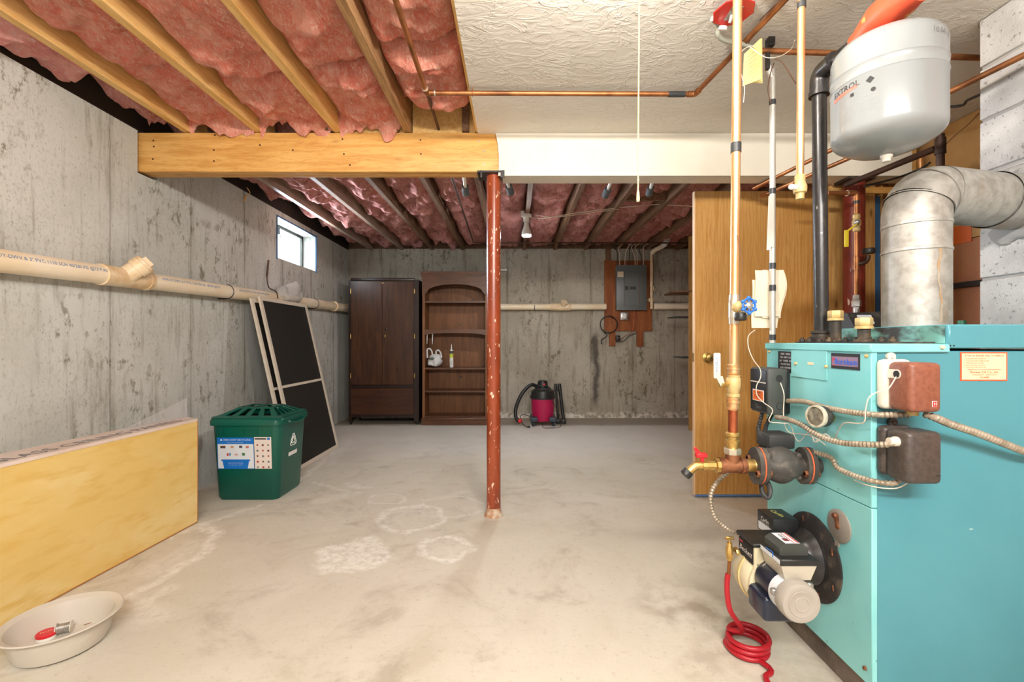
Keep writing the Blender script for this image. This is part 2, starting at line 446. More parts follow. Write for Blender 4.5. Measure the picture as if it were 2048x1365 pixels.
M_COPPER = pm('bright_copper', C(242, 196, 146), .36, .85, var=C(230, 168, 108), vs=12, st=(4, 4, .6))
M_COPPER2 = pm('aged_copper', C(176, 116, 72), .45, .8, var=C(122, 78, 48), vs=9, lo=.4, hi=.7)
M_COPPER_RED = pm('red_copper', C(198, 110, 72), .35, .85, var=C(160, 76, 48), vs=10, st=(5, 5, 1))
M_DARKPIPE = pm('dark_pipe', C(92, 64, 50), .55, .5, var=C(60, 42, 34), vs=8)
M_SOLDER = pm('solder_ring', C(206, 196, 176), .35, .8)
M_BRASS = pm('brass', C(212, 178, 108), .35, .85, var=C(176, 140, 78), vs=30)
M_BRASS_PALE = pm('dull_yellow_brass', C(208, 180, 124), .55, .3, var=C(186, 156, 100), vs=30)
M_BRONZE = pm('bronze_tee', C(150, 98, 66), .5, .6, var=C(104, 62, 42), vs=22, spots=C(202, 120, 60), ss=30, slo=.6, shi=.7)
M_STEEL = pm('zinc_steel', C(196, 194, 190), .35, .8, var=C(150, 148, 144), vs=20)
M_IRON = pm('black_iron', C(44, 42, 42), .32, .2, var=C(70, 62, 54), vs=18, st=(6, 6, 2), lo=.5, hi=.8, spots=C(140, 136, 130), ss=60, slo=.7, shi=.76, sst=(1, 1, .4), spec=.6)
M_IRON_RUST = pm('sooty_iron', C(58, 52, 46), .6, .3, var=C(120, 98, 72), vs=16, lo=.45, hi=.75)
M_CASTIRON = pm('dusty_cast_iron', C(66, 62, 58), .62, .1, var=C(100, 92, 82), vs=26, lo=.5, hi=.75, bump=.15, bs=120)
M_BLACK = pm('black_plastic', C(34, 34, 34), .42, spec=.45)
M_BLACKDUST = pm('dusty_black_plastic', C(42, 42, 42), .6, var=C(96, 92, 86), vs=14, lo=.52, hi=.8)
M_DGREY = pm('charcoal_plastic', C(62, 64, 60), .5, var=C(76, 78, 74), vs=5)
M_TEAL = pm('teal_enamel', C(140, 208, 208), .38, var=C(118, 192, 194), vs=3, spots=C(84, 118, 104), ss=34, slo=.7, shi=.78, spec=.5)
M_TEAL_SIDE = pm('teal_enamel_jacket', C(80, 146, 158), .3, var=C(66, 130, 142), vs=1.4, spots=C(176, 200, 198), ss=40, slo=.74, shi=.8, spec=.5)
M_TEAL_SOOT = pm('sooty_teal_enamel', C(120, 176, 166), .5, var=C(46, 40, 34), vs=7, st=(1, 1, 2), lo=.42, hi=.62)
M_SOOT = pm('soot_black_plate', C(38, 34, 32), .7, var=C(86, 74, 62), vs=24, lo=.5, hi=.75)
M_GALV = pm('galvanised_sheet', C(178, 175, 168), .5, .45, var=C(152, 147, 138), vs=30, spots=C(150, 120, 88), ss=5, slo=.6, shi=.8, sst=(1, 1, .4), bump=.04, bs=60)
M_TANK = pm('grey_tank_enamel', C(138, 141, 141), .22, spec=.55, coat=.2)
M_REDPAINT = pm('orange_red_paint', C(222, 92, 58), .45, var=C(206, 72, 42), vs=10, spots=C(226, 170, 96), ss=16, slo=.6, shi=.68)
M_REDCOVER = pm('red_cover', C(206, 48, 42), .35)
M_POST = pm('orange_red_column_paint', C(154, 70, 38), .3, var=C(126, 52, 26), vs=6, st=(3, 3, .6), spots=C(236, 206, 180), ss=60, slo=.63, shi=.68, sst=(1, 1, .35), spec=.55)
M_MAROON = pm('maroon_column_paint', C(130, 46, 34), .42, var=C(104, 34, 26), vs=5, spots=C(226, 206, 196), ss=30, slo=.68, shi=.74, sst=(1, 1, .3))
M_PVC = pm('cream_pipe_plastic', C(248, 234, 208), .35, var=C(238, 216, 180), vs=3, spec=.45)
M_PVC_OLD = pm('stained_pipe_plastic', C(240, 218, 182), .42, var=C(218, 182, 134), vs=12)
M_BLUEINK = pm('blue_ink', C(70, 130, 180), .6)
M_BLACKINK = pm('black_ink', C(34, 32, 34), .7)
M_GREYINK = pm('grey_ink', C(120, 116, 116), .7)
M_WHITE = pm('white_plastic', C(236, 234, 228), .4)
M_PORCELAIN = pm('porcelain', C(238, 236, 230), .2)
M_FRAMEWHITE = pm('almond_aluminium', C(214, 202, 184), .45)
M_GREENBIN = pm('green_bin_plastic', C(0, 88, 72), .33, var=C(0, 74, 62), vs=2, spec=.5)
M_DARKIN = pm('dark_inside', C(14, 20, 18), .8)
M_PAPER = pm('cream_paper', C(240, 226, 200), .8, var=C(232, 214, 184), vs=4, spec=.2)
M_YPAPER = pm('yellow_paper', C(240, 222, 150), .8, var=C(230, 206, 128), vs=6, spec=.2)
M_ORANGE = pm('orange_label', C(230, 110, 40), .6)
M_BLUE = pm('blue_print', C(14, 112, 200), .5)
M_BLUEWHEEL = pm('blue_enamel', C(42, 106, 190), .35)
M_RED = pm('red_plastic', C(214, 34, 44), .35)
M_REDHOSE = pm('red_hose', C(172, 22, 36), .4, spec=.5)
M_TAPE = pm('grey_tape', C(52, 54, 56), .4)
M_BX = pm('armoured_cable', C(172, 158, 140), .45, .4, var=C(140, 126, 106), vs=30)
M_WIRE = pm('pale_wire', C(214, 198, 180), .6)
M_BROWNWIRE = pm('brown_wire', C(110, 76, 56), .6)
M_WARD = wood('walnut_stain', C(80, 47, 26), C(56, 32, 17), (9, 9, .8), 1, .32, C(26, 14, 9), C(36, 18, 10), kst=(5, 5, 2.4), ks=1.2, bump=.06, spec=.5)
M_WARD2 = wood('dark_walnut_stain', C(44, 22, 13), C(30, 15, 9), (9, 9, 1), 1, .35, bump=.05, spec=.5)
M_WARD_X = wood('walnut_stain_drawer', C(74, 40, 20), C(54, 28, 14), (1, 9, 9), 1, .35, bump=.06, spec=.5)
M_BOOK = wood('brown_bookcase', C(100, 61, 34), C(78, 45, 24), (1.2, 10, 10), 1, .4, bump=.05, spec=.45)
M_BOOKBACK = wood('bookcase_back', C(134, 87, 50), C(108, 67, 37), (7, 7, .7), 1, .5, C(70, 36, 20), bump=.03, kst=(4, 4, 2), ks=2)
M_DOOR = wood('luan_door', C(216, 166, 98), C(196, 140, 70), (26, 8, 1.1), 1, .38, None, C(160, 104, 46), bump=.05, spec=.45)
M_PLY = wood('brown_plywood', C(160, 94, 48), C(132, 70, 34), (8, 8, 1), 1, .6, C(74, 36, 20), kst=(4, 4, 2.4), ks=1.4)
M_PANELGREY = pm('grey_panel_enamel', C(108, 113, 113), .42, .1)
M_CHROME = pm('chrome', C(214, 214, 214), .15, 1.0)
M_VACRED = pm('magenta_red_drum', C(176, 20, 76), .35, spec=.5)
M_BATT_PANEL = pm('yellow_fibreglass_panel', C(228, 196, 118), .45, var=C(236, 212, 150), vs=2.2, st=(1, 1, 2.2), lo=.4, hi=.75, spots=C(222, 184, 100), ss=6, slo=.45, shi=.75, sst=(1, 1, 4), bump=.2, bs=22, bst=(1, 1, 2), spec=.5)
M_WRAP = pm('pink_paper_wrapper', C(226, 208, 196), .5, var=C(214, 190, 174), vs=4)
M_CLEAR = pm('clear_film', C(205, 203, 200), .25, alpha=.35)
M_BASIN = pm('milky_basin_plastic', C(226, 220, 208), .3, trans=0, spec=.5)
t = NT('milky_basin'); t.done(C(206, 198, 184), .3, 0); t.p.inputs['Subsurface Weight'].default_value = .25
t.p.inputs['Subsurface Radius'].default_value = (.02, .018, .014); M_BASIN = t.m
M_FOAM = pm('grey_pipe_foam', C(92, 96, 100), .85)
M_BLUETAPE = pm('blue_tape', C(52, 98, 140), .6)
M_CREAM = pm('cream_enamel', C(226, 214, 180), .35, var=C(206, 184, 136), vs=8, lo=.5, hi=.8)
M_GREYMOTOR = pm('grey_motor_enamel', C(166, 158, 148), .42)
M_NAVY = pm('navy_motor_enamel', C(18, 30, 52), .28, spec=.6)
M_BROWNBOX = pm('brown_hammered_enamel', C(138, 84, 64), .42, var=C(124, 72, 54), vs=90, bump=.2, bs=200, spec=.5)
M_DARKBOX = pm('dark_brown_hammered_enamel', C(76, 66, 60), .45, var=C(62, 54, 50), vs=90, bump=.2, bs=200, spec=.5)
M_BONE = pm('bone_enamel', C(218, 208, 190), .5)
M_GASKET = pm('rust_orange_gasket', C(186, 92, 56), .7)
M_GLASSY = pm('gauge_glass', C(200, 192, 172), .2, var=C(150, 140, 120), vs=40)
t = NT('window_glass'); t.done(C(235, 240, 242), .05, 0); t.p.inputs['Alpha'].default_value = .3; M_PANE = t.m
t = NT('insect_screen'); t.done(C(40, 38, 34), .6, 0, None, .3); t.p.inputs['Alpha'].default_value = .93; M_SCREEN = t.m
M_BAG = pm('white_bag_film', C(226, 226, 226), .4, bump=.5, bs=25)
M_GREEN = pm('green_paint', C(52, 110, 84), .5)
M_STICKER = pm('orange_bordered_sticker', C(240, 206, 168), .6)
M_STICKER_INK = pm('orange_ink', C(222, 100, 66), .6)
t = NT('lit_bulb'); t.done(C(255, 240, 220), .3, 0); t.p.inputs['Emission Color'].default_value = (*BULB_COL, 1)
t.p.inputs['Emission Strength'].default_value = BULB_POWER; M_BULB = t.m
t = NT('lit_reflector_lens'); t.done(C(255, 255, 255), .3, 0); t.p.inputs['Emission Color'].default_value = (.93, .97, 1.0, 1)
t.p.inputs['Emission Strength'].default_value = 800.0; M_LENS = t.m

# ------------------------------------------------------------------ the room
Y0, YB, XR, JB = -1.6, 6.26, 2.48, 2.31
b = B().box(-2.6, Y0, -.12, XR + .2, YB + .15, 0)
struct('floor', b, M_FLOOR, 'worn beige concrete basement floor with white mineral rings', 'floor')

WT = .26                                              # concrete wall thickness
def wall_piece(b, y0, y1, z0, z1):
    b.hexa([V((wx(y0) - WT, y0, z0)), V((wx(y0), y0, z0)), V((wx(y1), y1, z0)), V((wx(y1) - WT, y1, z0))],
           [V((wx(y0) - WT, y0, z1)), V((wx(y0), y0, z1)), V((wx(y1), y1, z1)), V((wx(y1) - WT, y1, z1))])
WY0, WY1, WZ0, WZ1 = 4.33, 5.20, 1.855, 2.245
b = B()
wall_piece(b, Y0, 2.70, 0, JB); wall_piece(b, 2.70, 2.85, 0, 2.06)          # pocket where the beam rests
wall_piece(b, 2.85, WY0, 0, JB); wall_piece(b, WY0, WY1, 0, WZ0); wall_piece(b, WY0, WY1, WZ1, JB); wall_piece(b, WY1, YB + .15, 0, JB)
b.hexa([V((wx(2.7) - WT, 2.70, 2.06)), V((wx(2.7) - .08, 2.70, 2.06)), V((wx(2.85) - .08, 2.85, 2.06)), V((wx(2.85) - WT, 2.85, 2.06))],
       [V((wx(2.7) - WT, 2.70, JB)), V((wx(2.7) - .08, 2.70, JB)), V((wx(2.85) - .08, 2.85, JB)), V((wx(2.85) - WT, 2.85, JB))])
struct('wall_left', b, M_WALL_L, 'long poured concrete wall with streaks, holding the small window', 'wall')
b = B().box(wx(YB), YB, 0, XR + .2, YB + .15, 2.33)
struct('wall_back', b, M_WALL_B, 'stained concrete wall behind the wardrobe and bookcase', 'wall')
b = B().box(XR, Y0, 0, XR + .12, YB + .1, 2.55)
wr = struct('wall_right', b, M_KRAFT, 'brown kraft-faced insulated wall behind the boiler', 'wall')
part(wr, 'insulation_panel', B().box(XR - .012, 2.0, 1.62, XR, 2.83, 2.295), M_BOARD)
part(wr, 'insulation_panel', B().box(XR - .008, 2.0, 1.385, XR, 2.83, 1.615), M_KRAFT)
part(wr, 'batten', B().box(XR - .03, 1.9, 1.355, XR, 2.83, 1.383), M_FLOORPLATE)
part(wr, 'orange_tag', B().box(XR - .0135, 2.46, 1.60, XR - .008, 2.56, 1.70), M_ORANGE, 'orange warning tag')
# sill plates on top of the concrete, rim space above
b = B().hexa([V((wx(Y0) - WT, Y0, JB)), V((wx(Y0) - .02, Y0, JB)), V((wx(YB) - .02, YB + .1, JB)), V((wx(YB) - WT, YB + .1, JB))], [V((wx(Y0) - WT, Y0, JB + .235)), V((wx(Y0) - .02, Y0, JB + .235)), V((wx(YB) - .02, YB + .1, JB + .235)), V((wx(YB) - WT, YB + .1, JB + .235))])
struct('trim_1', b, M_FLOORPLATE, 'dark sill plate on top of the long concrete wall', 'sill')
b = B().box(-2.6, Y0, 2.545, XR + .2, YB + .15, 2.57)
ceil = struct('ceiling', b, M_SUBFLOOR, 'dark subfloor with exposed joists', 'ceiling')
# joists, camera side of the beam
FJ = [(-1.96, M_PINE), (-1.535, M_PINE), (-1.06, M_PINE), (-.64, M_GREYJOIST), (-.215, M_PINE)]
for x, m in FJ:
    part(ceil, 'joist', B().box(x - .02, Y0, JB, x + .02, 2.87, JB + .235), m)
BJ = [-1.975 + .42 * k for k in range(11)]
for k, x in enumerate(BJ):
    part(ceil, 'joist', B().box(x - .02, 2.70, JB + (.002 if k else .001), x + .02, YB + .05, JB + .233), M_LITJOIST if k in (0, 1) else M_OLDJOIST)
part(ceil, 'rim_board', B().box(wx(YB) - .02, YB + .06, JB + .02, XR, YB + .1, 2.545), M_OLDJOIST)
part(ceil, 'blocking', B().box(-.615, 2.735, JB, -.24, 2.775, JB + .2), M_PINE)
part(ceil, 'blocking', B().box(-1.035, 2.735, JB, -.665, 2.775, JB + .2), M_PINE)
b = B().box(-.222, Y0, 2.297, XR, 2.718, JB - .0005)
struct('ceiling_plaster', b, M_PLASTER, 'white trowel-textured plaster ceiling over the boiler', 'ceiling')

# window in the concrete wall
win = bpy.data.objects.new('window_1', None); COL.objects.link(win)
tag(win, 'small bright hopper window high in the concrete wall', 'window', None, 'structure')
xo = wx(4.77)
sx0 = xo - .16
g = .03
part(win, 'window_frame', B().box(sx0 - .03, WY0, WZ0, sx0 + .01, WY0 + g, WZ1).box(sx0 - .03, WY1 - g, WZ0, sx0 + .01, WY1, WZ1)
     .box(sx0 - .03, WY0, WZ1 - g, sx0 + .01, WY1, WZ1).box(sx0 - .03, WY0, WZ0, sx0 + .01, WY1, WZ0 + g), M_DGREY, 'dark window frame')
part(win, 'mullion', B().box(sx0 - .02, 4.60, WZ0 + g, sx0 + .004, 4.622, WZ1 - g), M_DGREY)
part(win, 'pane', B().box(sx0 - .012, WY0 + g, WZ0 + g, sx0 - .008, 4.60, WZ1 - g), M_PANE)
part(win, 'pane', B().box(sx0 - .012, 4.622, WZ0 + g, sx0 - .008, WY1 - g, WZ1 - g), M_PANE)
part(win, 'pull_ring', B().tube([V((sx0 + .016, 4.66 + .018 * math.cos(a), 2.135 + .018 * math.sin(a))) for a in [i * PI / 8 for i in range(16)]], .003, 6, closed=True)
     .box(sx0 + .004, 4.652, 2.15, sx0 + .02, 4.668, 2.215), M_BLACK)
e = .016
part(win, 'blue_tape', B().box(xo - .004, WY0 - e, WZ0 - e, xo + .012, WY0, WZ1 + e).box(xo - .012, WY1, WZ0 - e, xo + .0, WY1 + e, WZ1 + e)
     .hexa([V((wx(WY0) - .004, WY0, WZ1)), V((wx(WY0) + .003, WY0, WZ1)), V((wx(WY1) + .003, WY1, WZ1)), V((wx(WY1) - .004, WY1, WZ1))],
           [V((wx(WY0) - .004, WY0, WZ1 + e)), V((wx(WY0) + .003, WY0, WZ1 + e)), V((wx(WY1) + .003, WY1, WZ1 + e)), V((wx(WY1) - .004, WY1, WZ1 + e))]), M_BLUETAPE, 'blue masking tape')
# window well outside: pale corrugated liner
b = B()
arc = [V((xo - WT - 2.9 * math.sin(a), 5.6 - 3.0 * math.cos(a), 0)) for a in [PI * i / 24 for i in range(25)]]
b.grid(lambda u, v: arc[min(24, int(u * 24 + .5))] + V((0, 0, 1.12 + v * 2.35)) * 1.0, 24, 38)
for i, q in enumerate(b.v):
    r = .014 * math.cos((q.z - 1.12) * 2 * PI / .124); d = V((q.x - (xo - WT), q.y - 5.6, 0)); d.normalize(); b.v[i] = q + d * r
ww = solo('window_well', 'pale corrugated window well outside the small window', 'window well', b, pm('window_well_liner', C(206, 208, 202), .6))
part(ww, 'gravel_bed', B().box(xo - WT - 2.9, 2.6, 1.06, xo - WT, 8.6, 1.12), M_MORTAR)

# partition studs and brown facing under the beam beside the door
b = B().box(2.072, 2.955, 0, XR, 2.975, 2.30)
wp = struct('wall_partition', b, M_KRAFT, 'open stud partition beside the maroon column', 'wall')
part(wp, 'stud', B().box(1.972, 2.862, 0, 2.018, 2.95, 2.04), M_PINE_Z)
part(wp, 'stud', B().box(2.019, 2.862, 0, 2.066, 2.95, 2.04), M_PINE_Z)
part(wp, 'stud', B().box(2.205, 2.862, 0, 2.264, 2.95, 2.04), M_PINE_Z)
part(wp, 'foam_strip', B().box(2.265, 2.865, 0, 2.298, 2.95, 1.97), M_BLUETAPE, 'blue foam strip')
part(wp, 'stud', B().box(2.30, 2.862, 0, 2.312, 2.95, 2.04), M_PINE_Z)
part(wp, 'stud', B().box(2.42, 2.80, 0, 2.466, 2.95, 2.30), M_PINE_Z)
part(wp, 'plate', B().box(2.13, 2.85, 1.985, 2.42, 2.94, 2.025), M_PINE_X)

# hollow door leaf standing open beyond the beam
DX0, DX1, DY, DZ1 = 1.2185, 2.035, 3.08, 2.075
door = struct('door_1', B().rbox(DX0, DY, .012, DX1, DY + .035, DZ1, .0015, 1), M_DOOR, 'tan wood-veneer flush door standing open behind the boiler', 'door', 30)
part(door, 'edge_strip', B().box(DX0 - .004, DY, .012, DX0 + .0005, DY + .035, DZ1), pm('pale_door_edge', C(232, 196, 156), .5))
part(door, 'bottom_strip', B().box(DX0, DY - .003, .008, DX1, DY + .037, .022), pm('blue_masking', C(96, 128, 176), .5))
kp = at(1414, 715, DY)
kn = part(door, 'door_knob', B().lathe([(.033, 0), (.033, .006), (.014, .012), (.012, .03), (.022, .036), (.027, .048), (.024, .06), (.012, .064), (.0, .064)], (kp.x, DY, kp.z), (0, -1, 0), 24), M_BRASS, 'brass door knob')
part(kn, 'keyhole', B().box(kp.x - .002, DY - .0655, kp.z - .006, kp.x + .002, DY - .0635, kp.z + .006), M_BLACK)
part(door, 'latch_plate', B().box(DX0 - .0055, DY + .006, kp.z - .03, DX0 - .0035, DY + .03, kp.z + .03), M_BRASS)

# block chimney
chx, chy0, chy1 = 1.795, .95, 1.76
ch = struct('wall_chimney', B().box(chx + .006, chy0, 0, 2.45, chy1 - .006, 2.297), M_MORTAR, 'whitewashed concrete block chimney beside the flue', 'chimney')
zc = 1.296 - .203 * 6
k = 0
while zc < 2.29:
    ys = [chy0, chy0 + .2025, chy0 + .6075, chy1] if k % 2 else [chy0, chy0 + .405, chy1]
    for y0_, y1_ in zip(ys, ys[1:]):
        z0_, z1_ = max(zc + .005, .002), min(zc + .198, 2.296)
        part(ch, 'block', B().rbox(chx, y0_ + .005, z0_, chx + .2, y1_ - (.005 if y1_ < chy1 else 0), z1_, .004, 1), M_BLOCK)
    zc += .203; k += 1

# main beam: two plies of pine, then wrapped in drywall
beam = thing('support_beam', 'amber pine double-ply beam spanning from the concrete wall to the orange column', 'beam', (-1.2, 2.77, 2.07))
def ply(y0_, y1_, dz):
    return B().rbox(wx(2.77) - .07, y0_, 2.073 + dz, -.05, y1_, 2.306, .004, 2)
part(beam, 'ply', ply(2.72, 2.772, 0), M_PINE_X)
part(beam, 'ply', ply(2.7735, 2.83, .003), M_PINE_X)
for (px, py) in ((307, 281), (308, 293), (306, 318), (430, 270), (428, 300), (428, 322), (586, 300), (685, 278), (688, 308), (841, 280), (842, 308), (957, 282), (968, 302), (968, 329), (700, 330), (520, 290)):
    p = at(px, py, 2.72)
    part(beam, 'nail_head', B().lathe([(.005, 0), (.005, .002), (0, .0022)], (p.x, 2.7195, p.z), (0, -1, 0), 8), M_DARKPIPE if px < 900 else M_STEEL)
case = B().prism([(-.100, 2.043), (2.30, 2.043), (2.36, 2.043), (2.36, 2.296), (-.116, 2.296), (-.104, 2.24), (-.096, 2.16), (-.097, 2.09)], (0, 2.712, 0), (1, 0, 0), (0, 0, 1), .0075)
cas = thing('beam_casing', 'smooth cream drywall casing wrapped around the beam', 'beam casing', (1.1, 2.77, 2.043))
part(cas, 'front_panel', case, M_DRYWALL)
part(cas, 'underside_panel', B().box(-.075, 2.7196, 2.043, 2.40, 2.838, 2.0505), M_DRYWALL)
part(cas, 'rear_panel', B().box(-.075, 2.8305, 2.0506, 2.40, 2.838, 2.296), M_DRYWALL)
part(cas, 'core', B().box(-.045, 2.7205, 2.052, 2.40, 2.8295, 2.296), M_PINE_X)

# steel columns
col = thing('steel_column', 'orange-red painted steel column standing under the beam joint', 'column', (-.13, 2.77, 0))
part(col, 'shaft', B().lathe([(.0435, 0), (.0425, .02), (.042, .3), (.042, 2.05), (.042, 2.062)], (-.13, 2.77, 0), n=32), M_POST)
part(col, 'cap_plate', B().box(-.225, 2.70, 2.062, -.065, 2.84, 2.0725), M_IRON).parent = col
part(col, 'cap_lip', B().box(-.205, 2.695, 2.03, -.195, 2.70, 2.072).box(-.085, 2.695, 2.03, -.062, 2.70, 2.072), M_IRON)
part(col, 'foot_crust', B().lathe([(.06, 0), (.055, .012), (.046, .022), (.043, .05)], (-.13, 2.77, 0), n=20), pm('crusty_base', C(176, 128, 96), .9, var=C(206, 190, 168), vs=30, bump=.8, bs=60))
c2 = V((2.067, 2.775, 0))
col2 = thing('steel_column', 'maroon painted steel column against the wall studs behind the boiler', 'column', c2)
part(col2, 'shaft', B().lathe([(.056, 0), (.056, 2.028)], c2, n=32), M_MAROON)
part(col2, 'cap_plate', B().box(c2.x - .08, c2.y - .07, 2.028, c2.x + .08, c2.y + .06, 2.042), M_IRON_RUST)

# ------------------------------------------------------------------ insulation batts between the joists
def batt(x0, x1, y0, y1, mat, label, seed, z=2.385, sag=.055, rough=.03, droop=0.0, group=None, flat0=False):
    nu = 26; nv = max(8, int((y1 - y0) / (.02 if y1 - y0 > 1 else .011))); ox = V((seed * 7.3, seed * 3.1, seed * 1.7))
    def fn(u, v):
        x = x0 + (x1 - x0) * u; y = y0 + (y1 - y0) * v
        eu = 1 - (0 if flat0 and u < .5 else abs(2 * u - 1) ** 5); ev = min(1, min(v, 1 - v) * (y1 - y0) / .06) ** .5
        p = V((x, y, 0)) + ox
        n1 = noise.fractal(p * 5.0, 1.0, 2.1, 4); n2 = noise.turbulence(p * 9.0, 4, False); n3 = noise.noise(p * V((2.2, 2.2, 1)) if False else p * 2.2)
        zz = z + .05 * (1 - eu * ev) - sag * eu * ev * (.75 + .5 * n3) - rough * n1 * (.4 + .6 * eu) - .042 * (n2 - .45) * eu - .02 * eu * abs(noise.noise(p * V((3, 6, 1)).x * 1.3))
        if droop and y > y1 - .07: zz -= ((y - y1 + .07) / .07) ** 1.5 * (.075 + droop * max(0, .25 + 1.2 * noise.noise(p * 9) + .7 * noise.noise(p * 27)))
        return V((x + .006 * noise.noise(p * 11) * (1 if .03 < u < .97 else 0), y + .02 * n3, zz))
    b = B().grid(fn, nu, nv)
    # sides up to the top of the bay so that the batt has thickness
    idx = [j for j in range(nv + 1)] + [i * (nv + 1) + nv for i in range(1, nu + 1)] + [nu * (nv + 1) + j for j in range(nv - 1, -1, -1)] + [i * (nv + 1) for i in range(nu - 1, 0, -1)]
    n = len(b.v); b.v += [V((b.v[i].x, b.v[i].y, 2.535)) for i in idx]; m = len(idx)
    b.f += [[idx[i], n + i, n + (i + 1) % m, idx[(i + 1) % m]] for i in range(m)]
    b.f.append([n + i for i in range(m)])
    return solo('insulation_batt', label, 'insulation', b, mat, group, 60)

ORD = ['first', 'second', 'third', 'fourth', 'fifth', 'sixth', 'seventh', 'eighth', 'ninth', 'tenth', 'eleventh']
g1 = 'pink batts in the joist bays on the near side of the beam'
bays = [(-1.94, -1.555, 2.18), (-1.515, -1.08, 2.26), (-1.04, -.66, 2.20), (-.62, -.24, 2.02)]
for k, (x0, x1, ys) in enumerate(bays):
    last = 2.717 if k < 3 else 2.56
    batt(x0, x1, -.4, ys, M_PINK, 'long pink batt before the seam, %s full bay from the concrete wall' % ORD[k], 1 + k, group=g1)
    batt(x0, x1, ys + .006, last, M_PINK, 'short pink batt touching the beam, %s full bay from the concrete wall' % ORD[k], 11 + k, z=2.378, sag=.06, rough=.045, droop=.09 if k < 3 else .0, group=g1)
batt(wx(2) + .004, -1.985, .2, 2.30, M_ROSE, 'bright pink loose batt stuffed beside the concrete wall above the drain pipe', 31, z=2.362, sag=.045, rough=.028, flat0=True, group=g1)
batt(wx(2) + .05, -1.985, 2.32, 2.717, M_PINK2, 'small dark pink batt scrap between concrete wall, first joist and beam', 32, z=2.372, sag=.05, rough=.05, droop=.06, group=g1)
g2 = 'rose batts in the joist bays beyond the beam'
for k in range(10):
    x0 = BJ[k] + .02; x1 = BJ[k + 1] - .02 if k < 10 else XR
    if x0 > 2.1: break
    batt(x0, x1, 2.86, 6.2, M_PINK2, 'cool-toned pink batt beyond the beam, %s bay from the concrete wall' % ORD[k], 41 + k, z=2.40, sag=.06, rough=.07 if k < 3 else .045, group=g2)
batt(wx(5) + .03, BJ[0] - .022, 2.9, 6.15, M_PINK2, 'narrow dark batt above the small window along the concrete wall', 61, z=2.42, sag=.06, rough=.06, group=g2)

# ------------------------------------------------------------------ pull-cord lamp above the frame and lamp beyond the beam
lx, ly = .30, 1.14
lamp = thing('ceiling_lamp', 'porcelain lampholder with glowing bulb and long pull cord under the plaster ceiling', 'lamp', (lx, ly, 2.10))
part(lamp, 'lampholder', B().lathe([(.055, 2.297), (.055, 2.28), (.04, 2.265), (.026, 2.25), (.024, 2.235)], (lx, ly, 0), n=24), M_PORCELAIN)
part(lamp, 'bulb', B().lathe([(.013, 2.236), (.014, 2.225), (.024, 2.205), (.030, 2.18), (.026, 2.158), (.013, 2.145), (0, 2.142)], (lx, ly, 0), n=10), M_BULB)
M_CORD = pm('cotton_cord', C(236, 214, 160), .8)
cordx = lx
part(lamp, 'pull_cord', B().tube([(lx + .036, ly - .0, 2.265), (lx + .06, ly, 2.24), (lx + .062, ly, 2.2), (lx + .004, ly, 1.42)][0:0] or [(lx, ly - .045, 2.275), (lx, ly - .05, 2.20), (lx, ly - .035, 1.7), (lx, ly - .03, 1.425)], .0018, 6), M_CORD)
part(lamp, 'cord_knot', B().ball((lx, ly - .031, 1.452), .0028, 1, 1, 1.4, 10, 6).lathe([(.0015, 1.43), (.003, 1.424), (.0042, 1.407), (.0035, 1.40)], (lx, ly - .03, 0), n=10), M_CORD)

p = at(1053, 440, 4.5)
l2 = thing('joist_lamp', 'white porcelain lampholder with lit reflector bulb on a joist beyond the beam', 'lamp', (p.x, p.y, 2.09))
part(l2, 'lampholder', B().lathe([(.05, JB), (.052, JB - .022), (.034, JB - .03), (.03, JB - .075)], (p.x, p.y, 0), n=24), M_PORCELAIN)
part(l2, 'bulb', B().lathe([(.022, JB - .075), (.024, JB - .1), (.034, JB - .14), (.048, JB - .17), (.05, JB - .19), (.046, JB - .2035)], (p.x, p.y, 0), n=24), M_WHITE)
part(l2, 'lens', B().lathe([(.046, JB - .2035), (.040, JB - .216), (0, JB - .2195)], (p.x, p.y, 0), n=24), M_LENS, 'glowing reflector lens')
part(l2, 'switch_box', B().box(p.x - .055, p.y - .03, JB - .02, p.x - .02, p.y + .01, JB + .03), M_WHITE)
def wire(name, label, pts, r, mat, per=8, group=None, cat='wire'):
    return solo(name, label, cat, B().tube(cr(pts, per), r, 6), mat, group)
wire('lamp_cable', 'long pale cable draped under the joists from lamp to door', [(p.x + .05, p.y, JB - .03), at(1090, 436, 4.4), at(1150, 426, 4.35), at(1240, 415, 4.3), at(1275, 412, 4.25), at(1320, 409, 4.3), at(1392, 413, 4.2)], .004, M_WIRE)
wire('lamp_cable', 'shorter pale cable sagging just below the long one near the joist lamp', [at(1072, 430, 4.42), at(1105, 434, 4.38), at(1160, 428, 4.37), at(1238, 418, 4.32)], .0035, M_WIRE)
blk = solo('wood_block', 'short wood block nailed between two joists near the cables', 'block', B().box(.985, 4.1, 2.33, 1.36, 4.14, 2.42), M_OLDJOIST)

# grey foam sleeves with white pipe ends behind the beam
for i, (px, py, px2, py2, y) in enumerate(((929, 360, 932, 388, 3.02), (1014, 362, 1022, 386, 3.02), (1221, 366, 1210, 392, 3.05), (1304, 366, 1298, 388, 3.05))):
    a = at(px, py, y); c = at(px2, py2, y + .12)
    f = thing('foam_sleeve', ['grey foam sleeve on a white pipe between joists beside the orange column', 'grey foam sleeve just past the orange column toward the lamp',
              'slanted grey foam sleeve under the drywall casing before the pull cord', 'grey foam sleeve under the casing just past the pull cord'][i], 'pipe foam', c, 'grey foam sleeves behind the beam')
    d = (a - c).normalized(); top = a + d * ((a.y - (2.834 if i < 1 else 2.8375)) / -d.y)
    part(f, 'sleeve', B().lathe([(.016, .0), (.024, .0), (.024, .075), (.016, .075), (.016, .0)], c, d, 16, cap=False), M_FOAM)
    part(f, 'pipe_end', B().rod(c + d * .005, top, .0115, 12), M_WHITE)

